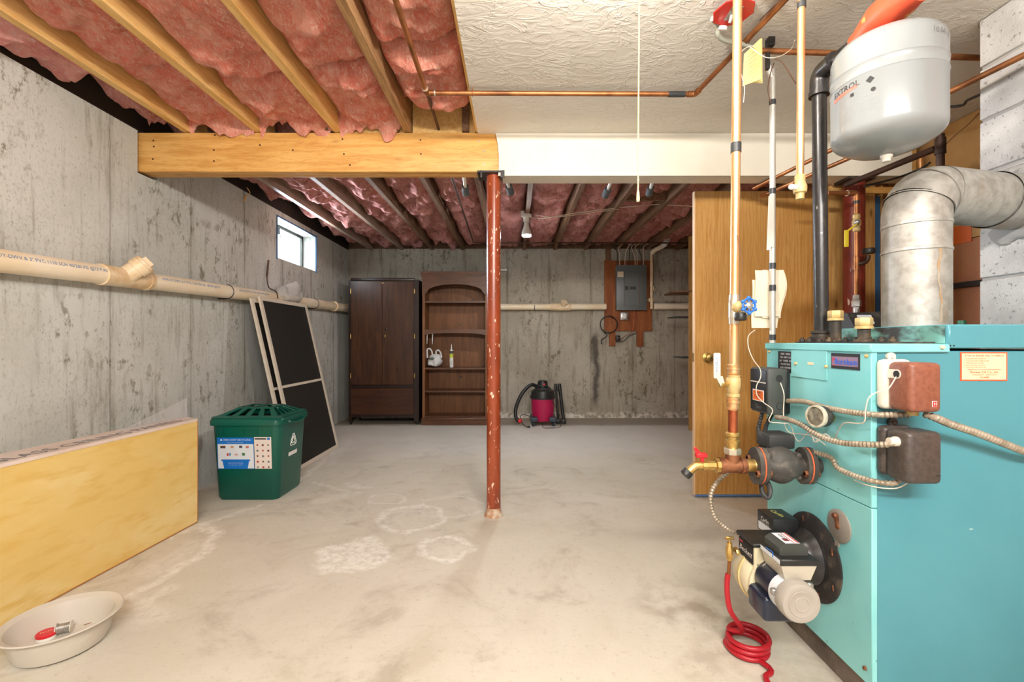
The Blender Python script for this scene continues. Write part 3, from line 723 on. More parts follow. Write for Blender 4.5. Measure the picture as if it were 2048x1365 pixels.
# ------------------------------------------------------------------ copper heating pipe under the ceiling
r = .0115
cp = thing('copper_pipe', 'long copper pipe crossing under insulation and plaster ceiling with an elbow', 'pipe', (.2, 2.0, 2.255))
e1 = V((-.43, 2.215, 2.268)); e2 = V((.876, 2.215, 2.262)); e3 = V((1.03, 1.0, 2.27))
part(cp, 'pipe_run', B().rod((-.405, .2, 2.27), e1 + V((0, -.03, 0)), r), M_COPPER2)
part(cp, 'pipe_run', B().rod(e1 + V((.03, 0, 0)), e2 + V((-.025, 0, 0)), r), M_COPPER2)
part(cp, 'pipe_run', B().rod(e2 + V((.004, -.03, 0)), e3, r), M_COPPER2)
part(cp, 'elbow', B().tube(fillet([e1 + V((0, -.04, 0)), e1, e1 + V((.04, 0, 0))], .03, 6), r * 1.25, 14), M_COPPER2)
part(cp, 'elbow', B().tube(fillet([e2 + V((-.035, 0, 0)), e2, e2 + V((.005, -.035, 0))], .02, 6), r * 1.25, 14), M_COPPER2)
part(cp, 'solder_ring', B().tube([e1 + V((0, -.044, 0)), e1 + V((0, -.038, 0))], r * 1.4, 14), M_SOLDER)
part(cp, 'solder_ring', B().tube([e1 + V((.038, 0, 0)), e1 + V((.044, 0, 0))], r * 1.4, 14), M_SOLDER)
part(cp, 'coupling', B().tube([e2 + V((-.13, 0, 0)), e2 + V((-.05, 0, 0))], r * 1.22, 14), M_TAPE)
part(cp, 'hanger', B().tube([(-.207 + .0, 2.215 + .0135 * math.cos(a), 2.268 + .0145 * math.sin(a)) for a in [i * PI / 8 for i in range(16)]], .002, 6, closed=True).box(-.209, 2.214, 2.28, -.205, 2.216, 2.297), M_COPPER2)
solo('dark_pipe', 'dark pipe running through the joist bay then along the far concrete wall', 'pipe',
     B().tube(fillet([e1 + V((.0, .02, .01)), (-.45, 2.36, 2.332), (-.46, 2.75, 2.335), (-.475, 3.3, 2.30), (-.52, 5.70, 2.292), (2.35, 5.72, 2.292)], .03, 5), .009, 10), M_DARKPIPE)

# ------------------------------------------------------------------ plastic drain line along the concrete walls
def dz(y): return 1.352 + .0238 * y
def dp(y): return V((wx(y) + .066, y, dz(y)))
RP = .05
dr = thing('drain_pipe', 'cream plastic drain pipe fixed along the concrete walls', 'pipe', dp(2.0))
part(dr, 'pipe_run', B().rod(dp(-.8), dp(2.46), RP, 24), M_PVC)
part(dr, 'pipe_run', B().rod(dp(2.62), dp(6.08), RP, 24), M_PVC)
zb = dz(6.1) + .02
part(dr, 'pipe_run', B().rod((wx(6.1) + .12, 6.185, zb), (1.235, 6.185, zb + .01), .043, 20), M_PVC)
part(dr, 'pipe_run', B().rod((1.88, 6.185, zb + .012), (2.4, 6.185, zb + .016), .043, 20), M_PVC)
part(dr, 'corner_elbow', B().tube(fillet([dp(6.02), V((dp(6.18).x, 6.185, zb)), V((wx(6.1) + .16, 6.185, zb))], .07, 6), .055, 20), M_PVC_OLD)
part(dr, 'coupling', B().tube([dp(5.55), dp(5.57)], RP * 1.25, 24), M_PVC_OLD)
wy = part(dr, 'cleanout_wye', B().tube([dp(2.375), dp(2.40), dp(2.401), dp(2.66), dp(2.661), dp(2.69)], [.0565, .0565, .054, .054, .0575, .0575], 28), M_PVC_OLD)
bd = V((.62, .42, .66)).normalized(); b0 = dp(2.52)
part(dr, 'cleanout_branch', B().tube([b0, b0 + bd * .075, b0 + bd * .076, b0 + bd * .118], [.05, .05, .0565, .0565], 28), M_PVC_OLD)
plug = part(dr, 'cleanout_plug', B().lathe([(.0545, .119), (.0545, .132), (.05, .136), (0, .137)], b0, bd, 28), M_PVC_OLD)
u_, w_, d_ = frame_of(bd)
part(plug, 'square_nut', B().hexa([b0 + bd * .136 + u_ * a * .014 + w_ * c * .03 for a, c in ((-1, -1), (1, -1), (1, 1), (-1, 1))], [b0 + bd * .156 + u_ * a * .012 + w_ * c * .027 for a, c in ((-1, -1), (1, -1), (1, 1), (-1, 1))]), M_PVC_OLD)
def pipe_text(s, yc, size, up=.35, zz=None):
    def bend(x, y):
        a = up + y / RP; c = dp(yc + x)
        return c + V((math.cos(a), 0, math.sin(a))) * (RP + .0008)
    return B().text(s, (0, 0, 0), (1, 0, 0), (0, 1, 0), size, bend=bend)
part(dr, 'pipe_print', pipe_text('USP  \u25ac\u25ac  DWV  AMPLOY-DWV & 3" PVC 1120 SCH 40/280 PSI @73\u00b0F ASTM', 2.01, .0235), M_BLUEINK, 'blue printed pipe marking')
part(dr, 'pipe_print', pipe_text('AMPLOY-DWV & 3" PVC 1120 SCH 40 / 280 PSI @73\u00b0F', 3.02, .0235), M_BLUEINK, 'blue printed pipe marking')
part(dr, 'pipe_print', pipe_text('AMPLOY-DWV & 3" PVC SCH 40 PSI @73\u00b0F', 3.75, .0235), M_BLUEINK, 'blue printed pipe marking')
ct = V((.64, 6.185, zb + .006))
part(dr, 'cleanout_wye', B().tube([ct + V((-.16, 0, 0)), ct + V((.12, 0, 0))], .05, 20).tube([ct, ct + V((.02, -.05, .05))], .042, 20).tube([ct + V((.02, -.05, .05)), ct + V((.024, -.062, .062))], .048, 20), M_PVC_OLD)
part(dr, 'coupling', B().tube([(.258, 6.185, zb + .003), (.268, 6.185, zb + .003)], .045, 20), M_IRON)
solo('pipe_stub', 'short white pipe stub poking from the far wall beside the bookcase', 'pipe', B().rod((-.25, 6.2, 2.03), (-.11, 6.2, 2.03), .012, 10), M_WHITE)
for yy in (.9, 3.45, 5.0):
    q = dp(yy)
    part(dr, 'strap', B().tube([q + V((.0535 * math.cos(a), 0, .0535 * math.sin(a))) for a in [i * PI / 12 - PI / 2 for i in range(13)]], .003, 6).box(wx(yy) - .0, yy - .008, q.z - .058, q.x, yy + .008, q.z - .05), M_IRON if yy > 1 else M_PVC_OLD)

# crumpled clear bag lying over the pipe, root twig on the wall
q = dp(4.32) + V((.02, 0, .055))
b = B().ball(q + V((.01, .05, .0)), .125, .75, 1.7, .66, 26, 16)
for i, s in enumerate(b.v):
    b.v[i] = s + V((1, .5, 1)) * .05 * noise.noise(s * 9) + V((.2, .2, 1)) * .03 * noise.noise(s * 26)
    b.v[i].x = max(b.v[i].x, wx(4.4) + .012)
solo('clear_plastic_bag', 'crumpled clear plastic bag lying on the drain pipe above the screens', 'bag', b, pm('clear_bag_film', C(222, 220, 216), .25, alpha=.5, bump=.6, bs=30), None, 60)
solo('dry_twig', 'thin dry twig clinging to the concrete wall above the drain pipe', 'twig', B().tube(cr([atx(537, 520, -2.235), atx(535, 540, -2.24), atx(534, 555, -2.235), atx(538, 575, -2.215), atx(552, 583, -2.13), atx(556, 597, -2.115)], 5), [.008] * 10 + [.005] * 16, 6), M_DARKPIPE)
solo('hanging_scrap', 'small brown scrap dangling from the sill beside the beam', 'scrap', B().tube(cr([atx(494, 375, -2.2), atx(500, 386, -2.2), atx(491, 393, -2.19), atx(489, 402, -2.19)], 5), [.003] * 10 + [.009] * 6, 7), M_PINE)

# ------------------------------------------------------------------ package of ceiling panels leaning by the wall
pk = thing('ceiling_panel_package', 'long yellow fiberglass ceiling panel package standing on edge by the concrete wall', 'panel package', (-1.93, 2.0, 0))
A0, A1, A2, A3 = V((-1.905, 1.44, 0)), V((-1.854, 2.657, 0)), V((-1.995, 2.742, 0)), V((-2.10, 1.44, 0))
H = .604
up = V((0, 0, H))
part(pk, 'panel_stack', B().hexa([A0, A1, A2, A3], [A0 + up, A1 + up, A2 + up, A3 + up]), M_BATT_PANEL)
u = (A1 - A0).normalized(); nrm = V((u.y, -u.x, 0))
part(pk, 'paper_wrapper', B().slab([A0 + up + nrm * .0012 + V((0, 0, -.012)), A1 + up + nrm * .0012 + V((0, 0, -.012)), A1 + up + V((0, 0, .002)), A0 + up + V((0, 0, .002))], .001)
     .hexa([A0 + up, A1 + up, A2 + up, A3 + up], [k + V((0, 0, .0022)) for k in (A0 + up, A1 + up, A2 + up, A3 + up)]), M_WRAP, 'pale pink paper wrapper')
part(pk, 'edge_seam', B().rod(A1 + V((.0, .0, .01)), A1 + up, .0025, 6).rod(A0 + V((.001, 0, .004)), A1 + V((.001, 0, .004)), .003, 6), pm('brown_seam', C(176, 118, 60), .6))
mid = (A0 * .5 + A1 * .5)
vv = V((-u.y, u.x, 0))
part(pk, 'lettering', B().text('FIBERGLASS CEILING PANELS', mid + vv * .055 + u * -.02 + up + V((0, 0, .0026)), u, vv, .088), M_GREYINK, 'printed letters on the wrapper')
part(pk, 'film_flap', B().slab([A2 + up + V((.035, -.02, .0)), A2 + up + V((.02, -.50, .0)), A2 + up + V((.012, -.25, .05)), A2 + up + V((.03, -.02, .115))], .001), M_CLEAR, 'clear plastic film flap')

# ------------------------------------------------------------------ plastic basin with odds and ends
bc = V((-1.572, 1.58, 0))
prof = [(.0, .002), (.095, .002), (.118, .008), (.128, .03), (.136, .07), (.142, .088), (.160, .097), (.164, .1005), (.160, .1035), (.140, .0935), (.132, .072), (.122, .03), (.112, .012), (.09, .0075), (0, .0075)]
solo('plastic_basin', 'shallow milky white plastic basin on the floor by the yellow package', 'basin', B().lathe(prof, bc, n=56), M_BASIN)
j = atz(93, 1265, .03); j = V((j.x, j.y, .0078))
jar = thing('small_tin', 'small white tin with a red lid lying in the basin', 'tin', j)
part(jar, 'tin', B().lathe([(.026, 0), (.027, .002), (.027, .012), (.026, .014)], j, n=28), M_WHITE)
part(jar, 'lid', B().lathe([(.0285, .013), (.0288, .0215), (.027, .0235), (0, .0238)], j, n=28), M_RED)
part(jar, 'lid_print', B().text('FLUX', j + V((0, 0, .0242)), V((.7, .7, 0)), V((-.7, .7, 0)), .014), M_STICKER)
s0 = atz(128, 1255, .03); s0 = V((s0.x, s0.y, .03))
ax = V((.85, .5, 0)).normalized()
sp = thing('wire_spool', 'spool of silver solder wire lying beside the red-lidded tin', 'spool', (s0.x, s0.y, .0078))
part(sp, 'flange', B().lathe([(.0205, -.021), (.0205, -.018)], s0 + V((0, 0, -.0015)), ax, 24), M_BASIN)
part(sp, 'flange', B().lathe([(.0205, .018), (.0205, .021)], s0 + V((0, 0, -.0015)), ax, 24), M_BASIN)
part(sp, 'wire_winding', B().lathe([(.016 + .0006 * (i % 2), -.018 + .036 * i / 24) for i in range(25)], s0 + V((0, 0, -.0015)), ax, 24), M_STEEL)
s1 = atz(178, 1247, .012)
sc = thing('screw', 'dark screw lying loose on the bottom of the basin', 'screw', (s1.x, s1.y, .0078))
part(sc, 'shank', B().tube([(s1.x - .012, s1.y - .008, .0112), (s1.x + .016, s1.y + .012, .0112)], [.0012, .0026], 8), M_BRONZE)
part(sc, 'head', B().lathe([(.0027, 0), (.0048, .003), (0, .0035)], (s1.x + .016, s1.y + .012, .0118), (.8, .6, 0), 10), M_DARKPIPE)

# ------------------------------------------------------------------ recycling bin
rb = thing('recycling_bin', 'dark green recycling bin with slotted lid beside the leaning screens', 'bin', (-1.79, 3.2, 0))
def ring(hx, hy, rr, z): return rrect(-1.783, 3.2, hx, hy, rr, z, 5)
part(rb, 'body', B().loft([ring(.195, .165, .04, 0), ring(.205, .175, .045, .02), ring(.228, .198, .05, .50), ring(.228, .198, .05, .515)], True, True), M_GREENBIN)
part(rb, 'rim', B().loft([ring(.229, .199, .05, .498), ring(.243, .213, .05, .502), ring(.244, .214, .05, .532), ring(.236, .206, .05, .545), ring(.222, .192, .045, .547), ring(.222, .192, .045, .52)], False, False), M_GREENBIN)
part(rb, 'inside', B().loft([ring(.22, .19, .045, .517), ring(.22, .19, .045, .519)]), M_DARKIN)
for xx in (-1.93, -1.79, -1.70):
    part(rb, 'rib', B().box(xx - .004, 2.999 - .0, .44, xx + .004, 3.006, .50), M_GREENBIN)
lidp = part(rb, 'lid', B().loft([ring(.236, .206, .05, .545), ring(.24, .21, .05, .549), ring(.232, .202, .05, .556), ring(.205, .175, .045, .558), ring(.205, .175, .045, .552)], False, False), M_GREENBIN)
X0, X1, YA, YC = -1.988, -1.578, 3.025, 3.375
x0, x1, ya, yc, zt = -1.90, -1.668, 3.13, 3.285, .606
def slope(P0, P1, Q0, Q1, n, bar=.5):
    P0, P1, Q0, Q1 = V(P0), V(P1), V(Q0), V(Q1); t = V((0, 0, -.006))
    def q(u0, u1, v0, v1):
        f = lambda u_, v_: (P0.lerp(P1, u_)).lerp(Q0.lerp(Q1, u_), v_)
        a = [f(u0, v0), f(u1, v0), f(u1, v1), f(u0, v1)]
        return [k + t for k in a], a
    b = B()
    b.hexa(*q(0, 1, 0, .12)); b.hexa(*q(0, 1, .9, 1))
    w = 1.0 / (n + bar * (n + 1)); u0 = 0
    for k in range(n + 1):
        b.hexa(*q(u0, u0 + w * bar, .12, .9)); u0 += w * (1 + bar)
    return b
zz = .556
part(lidp, 'slotted_slope', slope((X0, YA, zz), (X1, YA, zz), (x0, ya, zt), (x1, ya, zt), 4, .75), M_GREENBIN)
part(lidp, 'slotted_slope', slope((X1, YA, zz), (X1, YC, zz), (x1, ya, zt), (x1, yc, zt), 5, .6), M_GREENBIN)
part(lidp, 'slotted_slope', slope((X1, YC, zz), (X0, YC, zz), (x1, yc, zt), (x0, yc, zt), 4, .75), M_GREENBIN)
part(lidp, 'slotted_slope', slope((X0, YC, zz), (X0, YA, zz), (x0, yc, zt), (x0, ya, zt), 5, .6), M_GREENBIN)
part(lidp, 'lid_top', B().box(x0, ya, zt - .006, x1, ya + .03, zt).box(x0, yc - .022, zt - .006, x1, yc, zt).box(x0, ya, zt - .006, x0 + .03, yc, zt).box(x1 - .03, ya, zt - .006, x1, yc, zt).box(-1.80, ya, zt - .006, -1.765, yc, zt), M_GREENBIN)
part(rb, 'handle', B().tube(fillet([(-1.548, 3.10, .515), (-1.525, 3.11, .505), (-1.52, 3.2, .497), (-1.525, 3.29, .505), (-1.548, 3.30, .515)], .03, 4), .010, 8), M_GREENBIN)
# stickers on the bin front (its face leans slightly outward towards the top)
def fy(z): return 3.2 - (.175 + (.198 - .175) * (z - .02) / .48) - .0012
sv = V((0, -(.023 / .48), 1)).normalized()
def sticker(px0, py0, px1, py1, o=0.0):
    z1 = EYE - (py0 - CY) * 3.01 / F; z0 = EYE - (py1 - CY) * 3.02 / F
    xa = (px0 - CX) * 3.015 / F; xb = (px1 - CX) * 3.015 / F
    return xa, xb, z0, z1
def sheet(b, xa, xb, z0, z1, o, t=.0006):
    return b.slab([V((xa, fy(z0) - o, z0)), V((xb, fy(z0) - o, z0)), V((xb, fy(z1) - o, z1)), V((xa, fy(z1) - o, z1))], t)
M_STK = pm('sticker_white', C(222, 226, 232), .5)
xa, xb, z0, z1 = sticker(436, 875, 509, 937.5)
s1p = part(rb, 'recycling_sticker', sheet(B(), xa, xb, z0, z1, .0), M_BLUE, 'blue and white recycling instruction sticker')
part(s1p, 'white_field', sheet(B(), xa + .004, xb - .002, z0 + .004, z1 - .043, .0008), M_STK)
zc_ = z0 + .004; hx = (xb - xa)
b = B()
cxm = (xa + xb) / 2
b.slab([V((cxm - .078, fy(zc_) - .002, zc_)), V((cxm + .078, fy(zc_) - .002, zc_)), V((cxm + .088, fy(zc_ + .05) - .002, zc_ + .05)), V((cxm - .088, fy(zc_ + .05) - .002, zc_ + .05))], .0004)
b.slab([V((cxm - .098, fy(zc_ + .05) - .002, zc_ + .05)), V((cxm + .098, fy(zc_ + .05) - .002, zc_ + .05)), V((cxm + .092, fy(zc_ + .062) - .002, zc_ + .06)), V((cxm - .092, fy(zc_ + .062) - .002, zc_ + .06))], .0004)
part(s1p, 'bin_print', b, M_BLUE)
zt_ = z1 - .016
part(s1p, 'heading', B().text('ZERO-SORT RECYCLING', (cxm + .012, fy(zt_) - .002, zt_), (1, 0, 0), sv, .0165).text('cartons, cans, bottles and paper', (cxm, fy(z1 - .033) - .002, z1 - .033), (1, 0, 0), sv, .0085)
     .lathe([(.006, 0), (.006, .0004)], (xa + .028, fy(zt_) - .0015, zt_), (0, -1, 0), 14), M_STK)
part(s1p, 'bin_print_text', B().text('EVERYTHING IN ONE BIN', (cxm, fy(zc_ + .036) - .0032, zc_ + .036), (1, 0, 0), sv, .0085).text('cans   paper   glass   cardboard', (cxm, fy(zc_ + .024) - .0032, zc_ + .024), (1, 0, 0), sv, .0075), M_STK)
icons = [(.12, .70, C(92, 64, 46), .034, .016), (.40, .70, C(196, 150, 110), .02, .014), (.66, .71, C(70, 70, 80), .02, .016), (.86, .70, C(190, 110, 96), .02, .014),
         (.26, .46, C(196, 60, 60), .012, .018), (.33, .47, C(60, 140, 190), .01, .018), (.52, .46, C(214, 160, 150), .02, .012), (.74, .47, C(60, 120, 60), .018, .018)]
for ix, iz, cc, w, h in icons:
    xx = xa + hx * (.05 + .9 * ix); z_ = z0 + (z1 - z0) * iz
    part(s1p, 'picture_print', sheet(B(), xx - w / 2, xx + w / 2, z_ - h / 2, z_ + h / 2, .0018, .0004), pm('print', cc, .6))
xa, xb, z0, z1 = sticker(510, 874, 544, 937)
s2p = part(rb, 'sorting_sticker', sheet(B(), xa, xb, z0, z1, .0), pm('sticker_cream', C(226, 214, 206), .5), 'narrow cream sticker with small red pictures')
part(s2p, 'heading_bar', sheet(B(), xa + .004, xb - .034, z1 - .016, z1 - .007, .0012), M_BLACKINK)
part(s2p, 'flag_print', sheet(B(), xb - .026, xb - .008, z1 - .018, z1 - .004, .0012), M_BLUE)
for r_ in range(5):
    for c_ in range(3):
        xx = xa + .02 + .036 * c_; z_ = z1 - .052 - .037 * r_
        part(s2p, 'picture_print', B().lathe([(.007 + .002 * ((r_ + c_) % 2), 0), (.006, .0005)], (xx, fy(z_) - .0004, z_), (0, -1, 0), 7), [pm('print_red', C(176, 70, 66), .6), pm('print_dark', C(110, 60, 60), .6), pm('print_grey', C(120, 120, 124), .6)][(r_ * 2 + c_) % 3])
# recycling arrows on the side facing the post
def sx_(z): return -1.783 + .205 + (.228 - .205) * (z - .02) / .48 + .0012
cy_, cz_ = 3.205, .362
b = B()
tri = [V((0, math.cos(math.radians(90 + 120 * k)) * .058, math.sin(math.radians(90 + 120 * k)) * .062)) for k in range(3)]
def on_side(q): return V((sx_(cz_ + q.z), cy_ + q.y, cz_ + q.z))
for k in range(3):
    A_, B_, C_ = tri[k], tri[(k + 1) % 3], tri[(k + 2) % 3]
    inn = lambda q: q * .55
    band = [A_.lerp(C_, .16), A_.lerp(B_, .16), A_.lerp(B_, .58)]
    b.tube([on_side(q) for q in band], .0028, 4)
    b.tube([on_side(inn(q)) for q in band], .0028, 4)
    b.tube([on_side(band[0]), on_side(inn(band[0]))], .0028, 4)
    h0, h1 = A_.lerp(B_, .58), inn(A_.lerp(B_, .58)); tip = (A_.lerp(B_, .86) + inn(A_.lerp(B_, .86))) / 2
    b.tube([on_side(h1), on_side(h1 + (h1 - h0) * .35), on_side(tip), on_side(h0 + (h0 - h1) * .35), on_side(h0)], .0028, 4)
part(rb, 'recycling_symbol', b, M_WHITE, 'white recycling arrows')
part(rb, 'white_label', B().slab([V((sx_(.262), 3.145, .262)), V((sx_(.262), 3.265, .262)), V((sx_(.288), 3.265, .288)), V((sx_(.288), 3.145, .288))], -.0006), M_WHITE)

# ------------------------------------------------------------------ two framed insect screens leaning on the pipe
def screen(label, y0, y1, xb_, xt_, zt_, loc):
    s = thing('window_screen', label, 'screen', loc, 'framed screens leaning on the drain pipe')
    o = V((xb_, 0, .002)); vdir = V((xt_ - xb_, 0, zt_)); L = vdir.length; vdir.normalize(); nn = V((vdir.z, 0, -vdir.x))
    def bar(ya_, yb_, va, vb, d0=-.009, d1=.009):
        a = [V((0, ya_, 0)) + o + vdir * va + nn * d0, V((0, yb_, 0)) + o + vdir * va + nn * d0, V((0, yb_, 0)) + o + vdir * vb + nn * d0, V((0, ya_, 0)) + o + vdir * vb + nn * d0]
        return B().hexa(a, [k + nn * (d1 - d0) for k in a])
    fw = .032
    part(s, 'stile', bar(y0, y0 + fw, 0, L), M_FRAMEWHITE); part(s, 'stile', bar(y1 - fw, y1, 0, L), M_FRAMEWHITE)
    part(s, 'rail', bar(y0 + fw, y1 - fw, 0, fw), M_FRAMEWHITE); part(s, 'rail', bar(y0 + fw, y1 - fw, L - fw, L), M_FRAMEWHITE)
    part(s, 'middle_rail', bar(y0 + fw, y1 - fw, L * .47, L * .47 + .022), M_FRAMEWHITE)
    part(s, 'mesh', bar(y0 + fw, y1 - fw, fw, L - fw, -.001, .001), M_SCREEN, 'dark insect mesh')
screen('front cream-framed dark screen leaning on the drain pipe beside the bin', 3.70, 4.535, -1.765, -2.085, 1.42, (-1.75, 4.1, 0))
screen('second dark screen leaning directly behind the front one against the wall', 3.635, 4.45, -1.80, -2.115, 1.40, (-1.8, 4.05, 0))

# ------------------------------------------------------------------ wardrobe
WX0, WX1, WYF, WYB = -2.105, -1.215, 5.75, 6.16
wd = thing('wardrobe', 'dark walnut two-door wardrobe with bottom drawer against the far wall', 'wardrobe', (-1.66, 5.95, 0))
zt = 1.835
part(wd, 'side_panel', B().box(WX0, WYF + .02, .05, WX0 + .025, WYB, zt - .02), M_WARD2)
part(wd, 'side_panel', B().box(WX1 - .025, WYF + .02, .05, WX1, WYB, zt - .02), M_WARD2)
part(wd, 'back_panel', B().box(WX0 + .025, WYB - .012, .1, WX1 - .025, WYB, zt - .02), M_WARD2)
part(wd, 'top_panel', B().box(WX0, WYF + .005, zt - .02, WX1, WYB, zt), M_WARD2)
part(wd, 'top_moulding', B().rbox(WX0 + .03, WYF - .012, zt - .015, WX1 - .05, WYF + .03, zt + .022, .006, 2), M_WARD2)
part(wd, 'stile', B().box(WX0, WYF, .045, WX0 + .035, WYF + .02, zt - .02), M_WARD2)
part(wd, 'stile', B().box(WX1 - .06, WYF, .045, WX1, WYF + .02, zt - .02), M_WARD2)
part(wd, 'rail', B().box(WX0 + .035, WYF, .465, WX1 - .06, WYF + .02, .505), M_WARD2)
part(wd, 'bottom_rail', B().box(WX0 + .035, WYF, .095, WX1 - .06, WYF + .02, .13), M_WARD2)
part(wd, 'bottom_panel', B().box(WX0 + .025, WYF + .02, .1, WX1 - .025, WYB - .012, .115), M_WARD2)
xm = WX0 + .035 + .395
for i, (xa, xb) in enumerate(((WX0 + .036, xm - .001), (xm + .001, WX1 - .061))):
    d = part(wd, 'door', B().rbox(xa, WYF - .016, .507, xb, WYF + .004, zt - .022, .003, 1), M_WARD)
    kx = xm - .06 if i == 0 else xm + .055
    part(d, 'knob', B().lathe([(.008, 0), (.006, .01), (.014, .017), (.014, .022), (0, .026)], (kx, WYF - .016, 1.215), (0, -1, 0), 14), M_WARD2)
    if i == 1: part(d, 'escutcheon', B().rbox(xm + .03, WYF - .019, 1.105, xm + .047, WYF - .015, 1.14, .004, 1), M_BRASS)
    for z_ in (.62, 1.12, 1.69):
        hxx = xa - .004 if i == 0 else xb + .004
        part(d, 'hinge', B().box(hxx - .008, WYF - .006, z_ - .025, hxx + .008, WYF - .0015 - .0, z_ + .025).rod((hxx, WYF - .008, z_ - .03), (hxx, WYF - .008, z_ + .03), .004, 8), M_BRASS)
part(wd, 'catch', B().box(xm - .004, WYF - .02, zt - .05, xm + .02, WYF - .016, zt - .04), M_BRASS)
part(wd, 'drawer', B().rbox(WX0 + .036, WYF - .014, .131, WX1 - .061, WYF + .006, .463, .003, 1), M_WARD_X)
for xx in (WX0 + .012, WX1 - .035):
    for yy in (WYF + .02, WYB - .05):
        f = part(wd, 'foot', B().box(xx, yy - .015, .03, xx + .03, yy + .02, .1), M_WARD2)
        part(f, 'caster', B().lathe([(.016, -.008), (.016, .008)], (xx + .015, yy, .0165), (1, 0, 0), 14), M_BLACK)

# ------------------------------------------------------------------ bookcase
KX0, KX1, KYF, KYB = -1.168, -.345, 5.74, 6.03
bk = thing('bookcase', 'tall brown bookcase with arched top beside the wardrobe', 'bookcase', (-.75, 5.88, 0))
KT = 1.905
for xa in (KX0, KX1 - .03): part(bk, 'side_panel', B().box(xa, KYF, .0, xa + .03, KYB, KT), M_BOOKBACK)
part(bk, 'back_panel', B().box(KX0 + .03, KYB - .008, .05, KX1 - .03, KYB, KT), M_BOOKBACK)
part(bk, 'crown', B().box(KX0 - .005, KYF - .006, 1.84, KX1 + .005, KYB, 1.88).box(KX0 - .014, KYF - .016, 1.88, KX1 + .014, KYB, 1.90).box(KX0 - .022, KYF - .026, 1.90, KX1 + .022, KYB, 1.935), M_BOOK)
w_ = KX1 - KX0
arch = [(0, 0), (0, -.2), (.035, -.2)] + [(.035 + .02 + (w_ - .11) * i / 24, -.175 + .105 * math.sqrt(max(0, 1 - (2 * i / 24 - 1) ** 2))) for i in range(25)] + [(w_ - .035, -.2), (w_, -.2), (w_, 0)]
arch = arch[::-1]
part(bk, 'arched_rail', B().prism(arch, (KX0, KYF - .002, 1.845), (1, 0, 0), (0, 0, 1), .02), M_BOOK)
for z_ in (1.545, 1.183, .70, .41):
    part(bk, 'shelf', B().box(KX0 + .03, KYF + (.0 if z_ in (1.183,) else .012), z_, KX1 - .03, KYB - .008, z_ + .022), M_BOOK)
ar2 = [(0, 0), (0, -.05), (.03, -.045)] + [(.03 + (w_ - .12) * i / 12, -.022 - .02 * (abs(2 * i / 12 - 1)) ** 3) for i in range(13)] + [(w_ - .06, -.05), (w_ - .06, 0)]
part(bk, 'shelf_rail', B().prism(ar2[::-1], (KX0 + .03, KYF + .004, 1.183), (1, 0, 0), (0, 0, 1), .014), M_BOOK)
part(bk, 'base', B().box(KX0 - .008, KYF - .012, 0, KX1 + .008, KYF + .012, .085).box(KX0 + .03, KYF + .012, .088, KX1 - .03, KYB - .008, .108).rbox(KX0 - .012, KYF - .018, .06, KX1 + .012, KYF + .012, .09, .006, 2), M_BOOK)
for (px, py) in ((945, 600), (920, 649), (922, 754)):
    p = at(px, py, KYB - .01); part(bk, 'cable_hole', B().lathe([(.012, 0), (.012, .003)], (p.x, KYB - .0085, p.z), (0, -1, 0), 12), M_BLACK)
hk = thing('white_bracket', 'white two-legged plastic bracket hanging under the middle bookcase shelf', 'bracket', (-1.1, 5.8, 1.0))
part(hk, 'arm', B().box(-1.118, 5.755, 1.172, -.86, 5.80, 1.1825), M_WHITE)
for xx in (-1.118, -1.05): part(hk, 'prong', B().tube([(xx + .006, 5.775, 1.176), (xx + .003, 5.775, 1.1), (xx + .001, 5.775, 1.02)], [.008, .006, .003], 8), M_WHITE)
# bag and caulk tube on the shelf
zs = .722
q = at(868, 722, 5.85)
bg = thing('grocery_bag', 'white crumpled plastic bag sitting on a bookcase shelf', 'bag', (q.x, 5.86, zs))
b = B().ball((q.x + .008, 5.86, zs + .085), .1, .92, .85, .85, 28, 18)
for i, s in enumerate(b.v):
    s = s + V((1, 1, .6)) * .04 * noise.noise(s * 13) + V((1, 1, 1)) * .014 * noise.noise(s * 37)
    s.z = max(s.z, zs + .001); b.v[i] = s
part(bg, 'bag_body', b, M_BAG, None, 60)
b = B()
for (x0_, x1_, h_) in ((-.085, -.03, .24), (.03, .085, .22)):
    b.tube(cr([(q.x + x0_, 5.86, zs + .12), (q.x + x0_ - .005, 5.86, zs + h_ - .02), (q.x + (x0_ + x1_) / 2, 5.85, zs + h_), (q.x + x1_, 5.86, zs + h_ - .04), (q.x + x1_ + .01, 5.86, zs + .12)], 5), .011, 7)
part(bg, 'bag_handle', b, M_BAG)
part(bg, 'bag_print', B().ball((q.x - .01, 5.79, zs + .11), .04, 1.2, .45, .5, 14, 8), pm('green_grey_print', C(96, 104, 98), .5))
q = at(903, 735, 5.84)
ck = thing('caulk_tube', 'white sealant tube with yellow-green band standing on the bookcase shelf', 'tube', (q.x, 5.84, zs))
part(ck, 'barrel', B().lathe([(.024, 0), (.0245, .01), (.0245, .21), (.023, .215)], (q.x, 5.84, zs), n=20), M_WHITE)
part(ck, 'green_band', B().lathe([(.0249, .125), (.0249, .175)], (q.x, 5.84, zs), n=20, cap=False), pm('lime_print', C(196, 206, 70), .5))
part(ck, 'dark_band', B().lathe([(.0249, .176), (.0249, .212)], (q.x, 5.84, zs), n=20, cap=False), M_DGREY)
part(ck, 'label_text', B().text('SEALANT', (q.x, 5.8148, zs + .06), (0, 0, 1), (-1, 0, 0), .014), M_BLACKINK)
part(ck, 'nozzle', B().lathe([(.024, .213), (.024, .225), (.009, .229), (.0035, .30)], (q.x, 5.84, zs), n=16), M_WHITE)

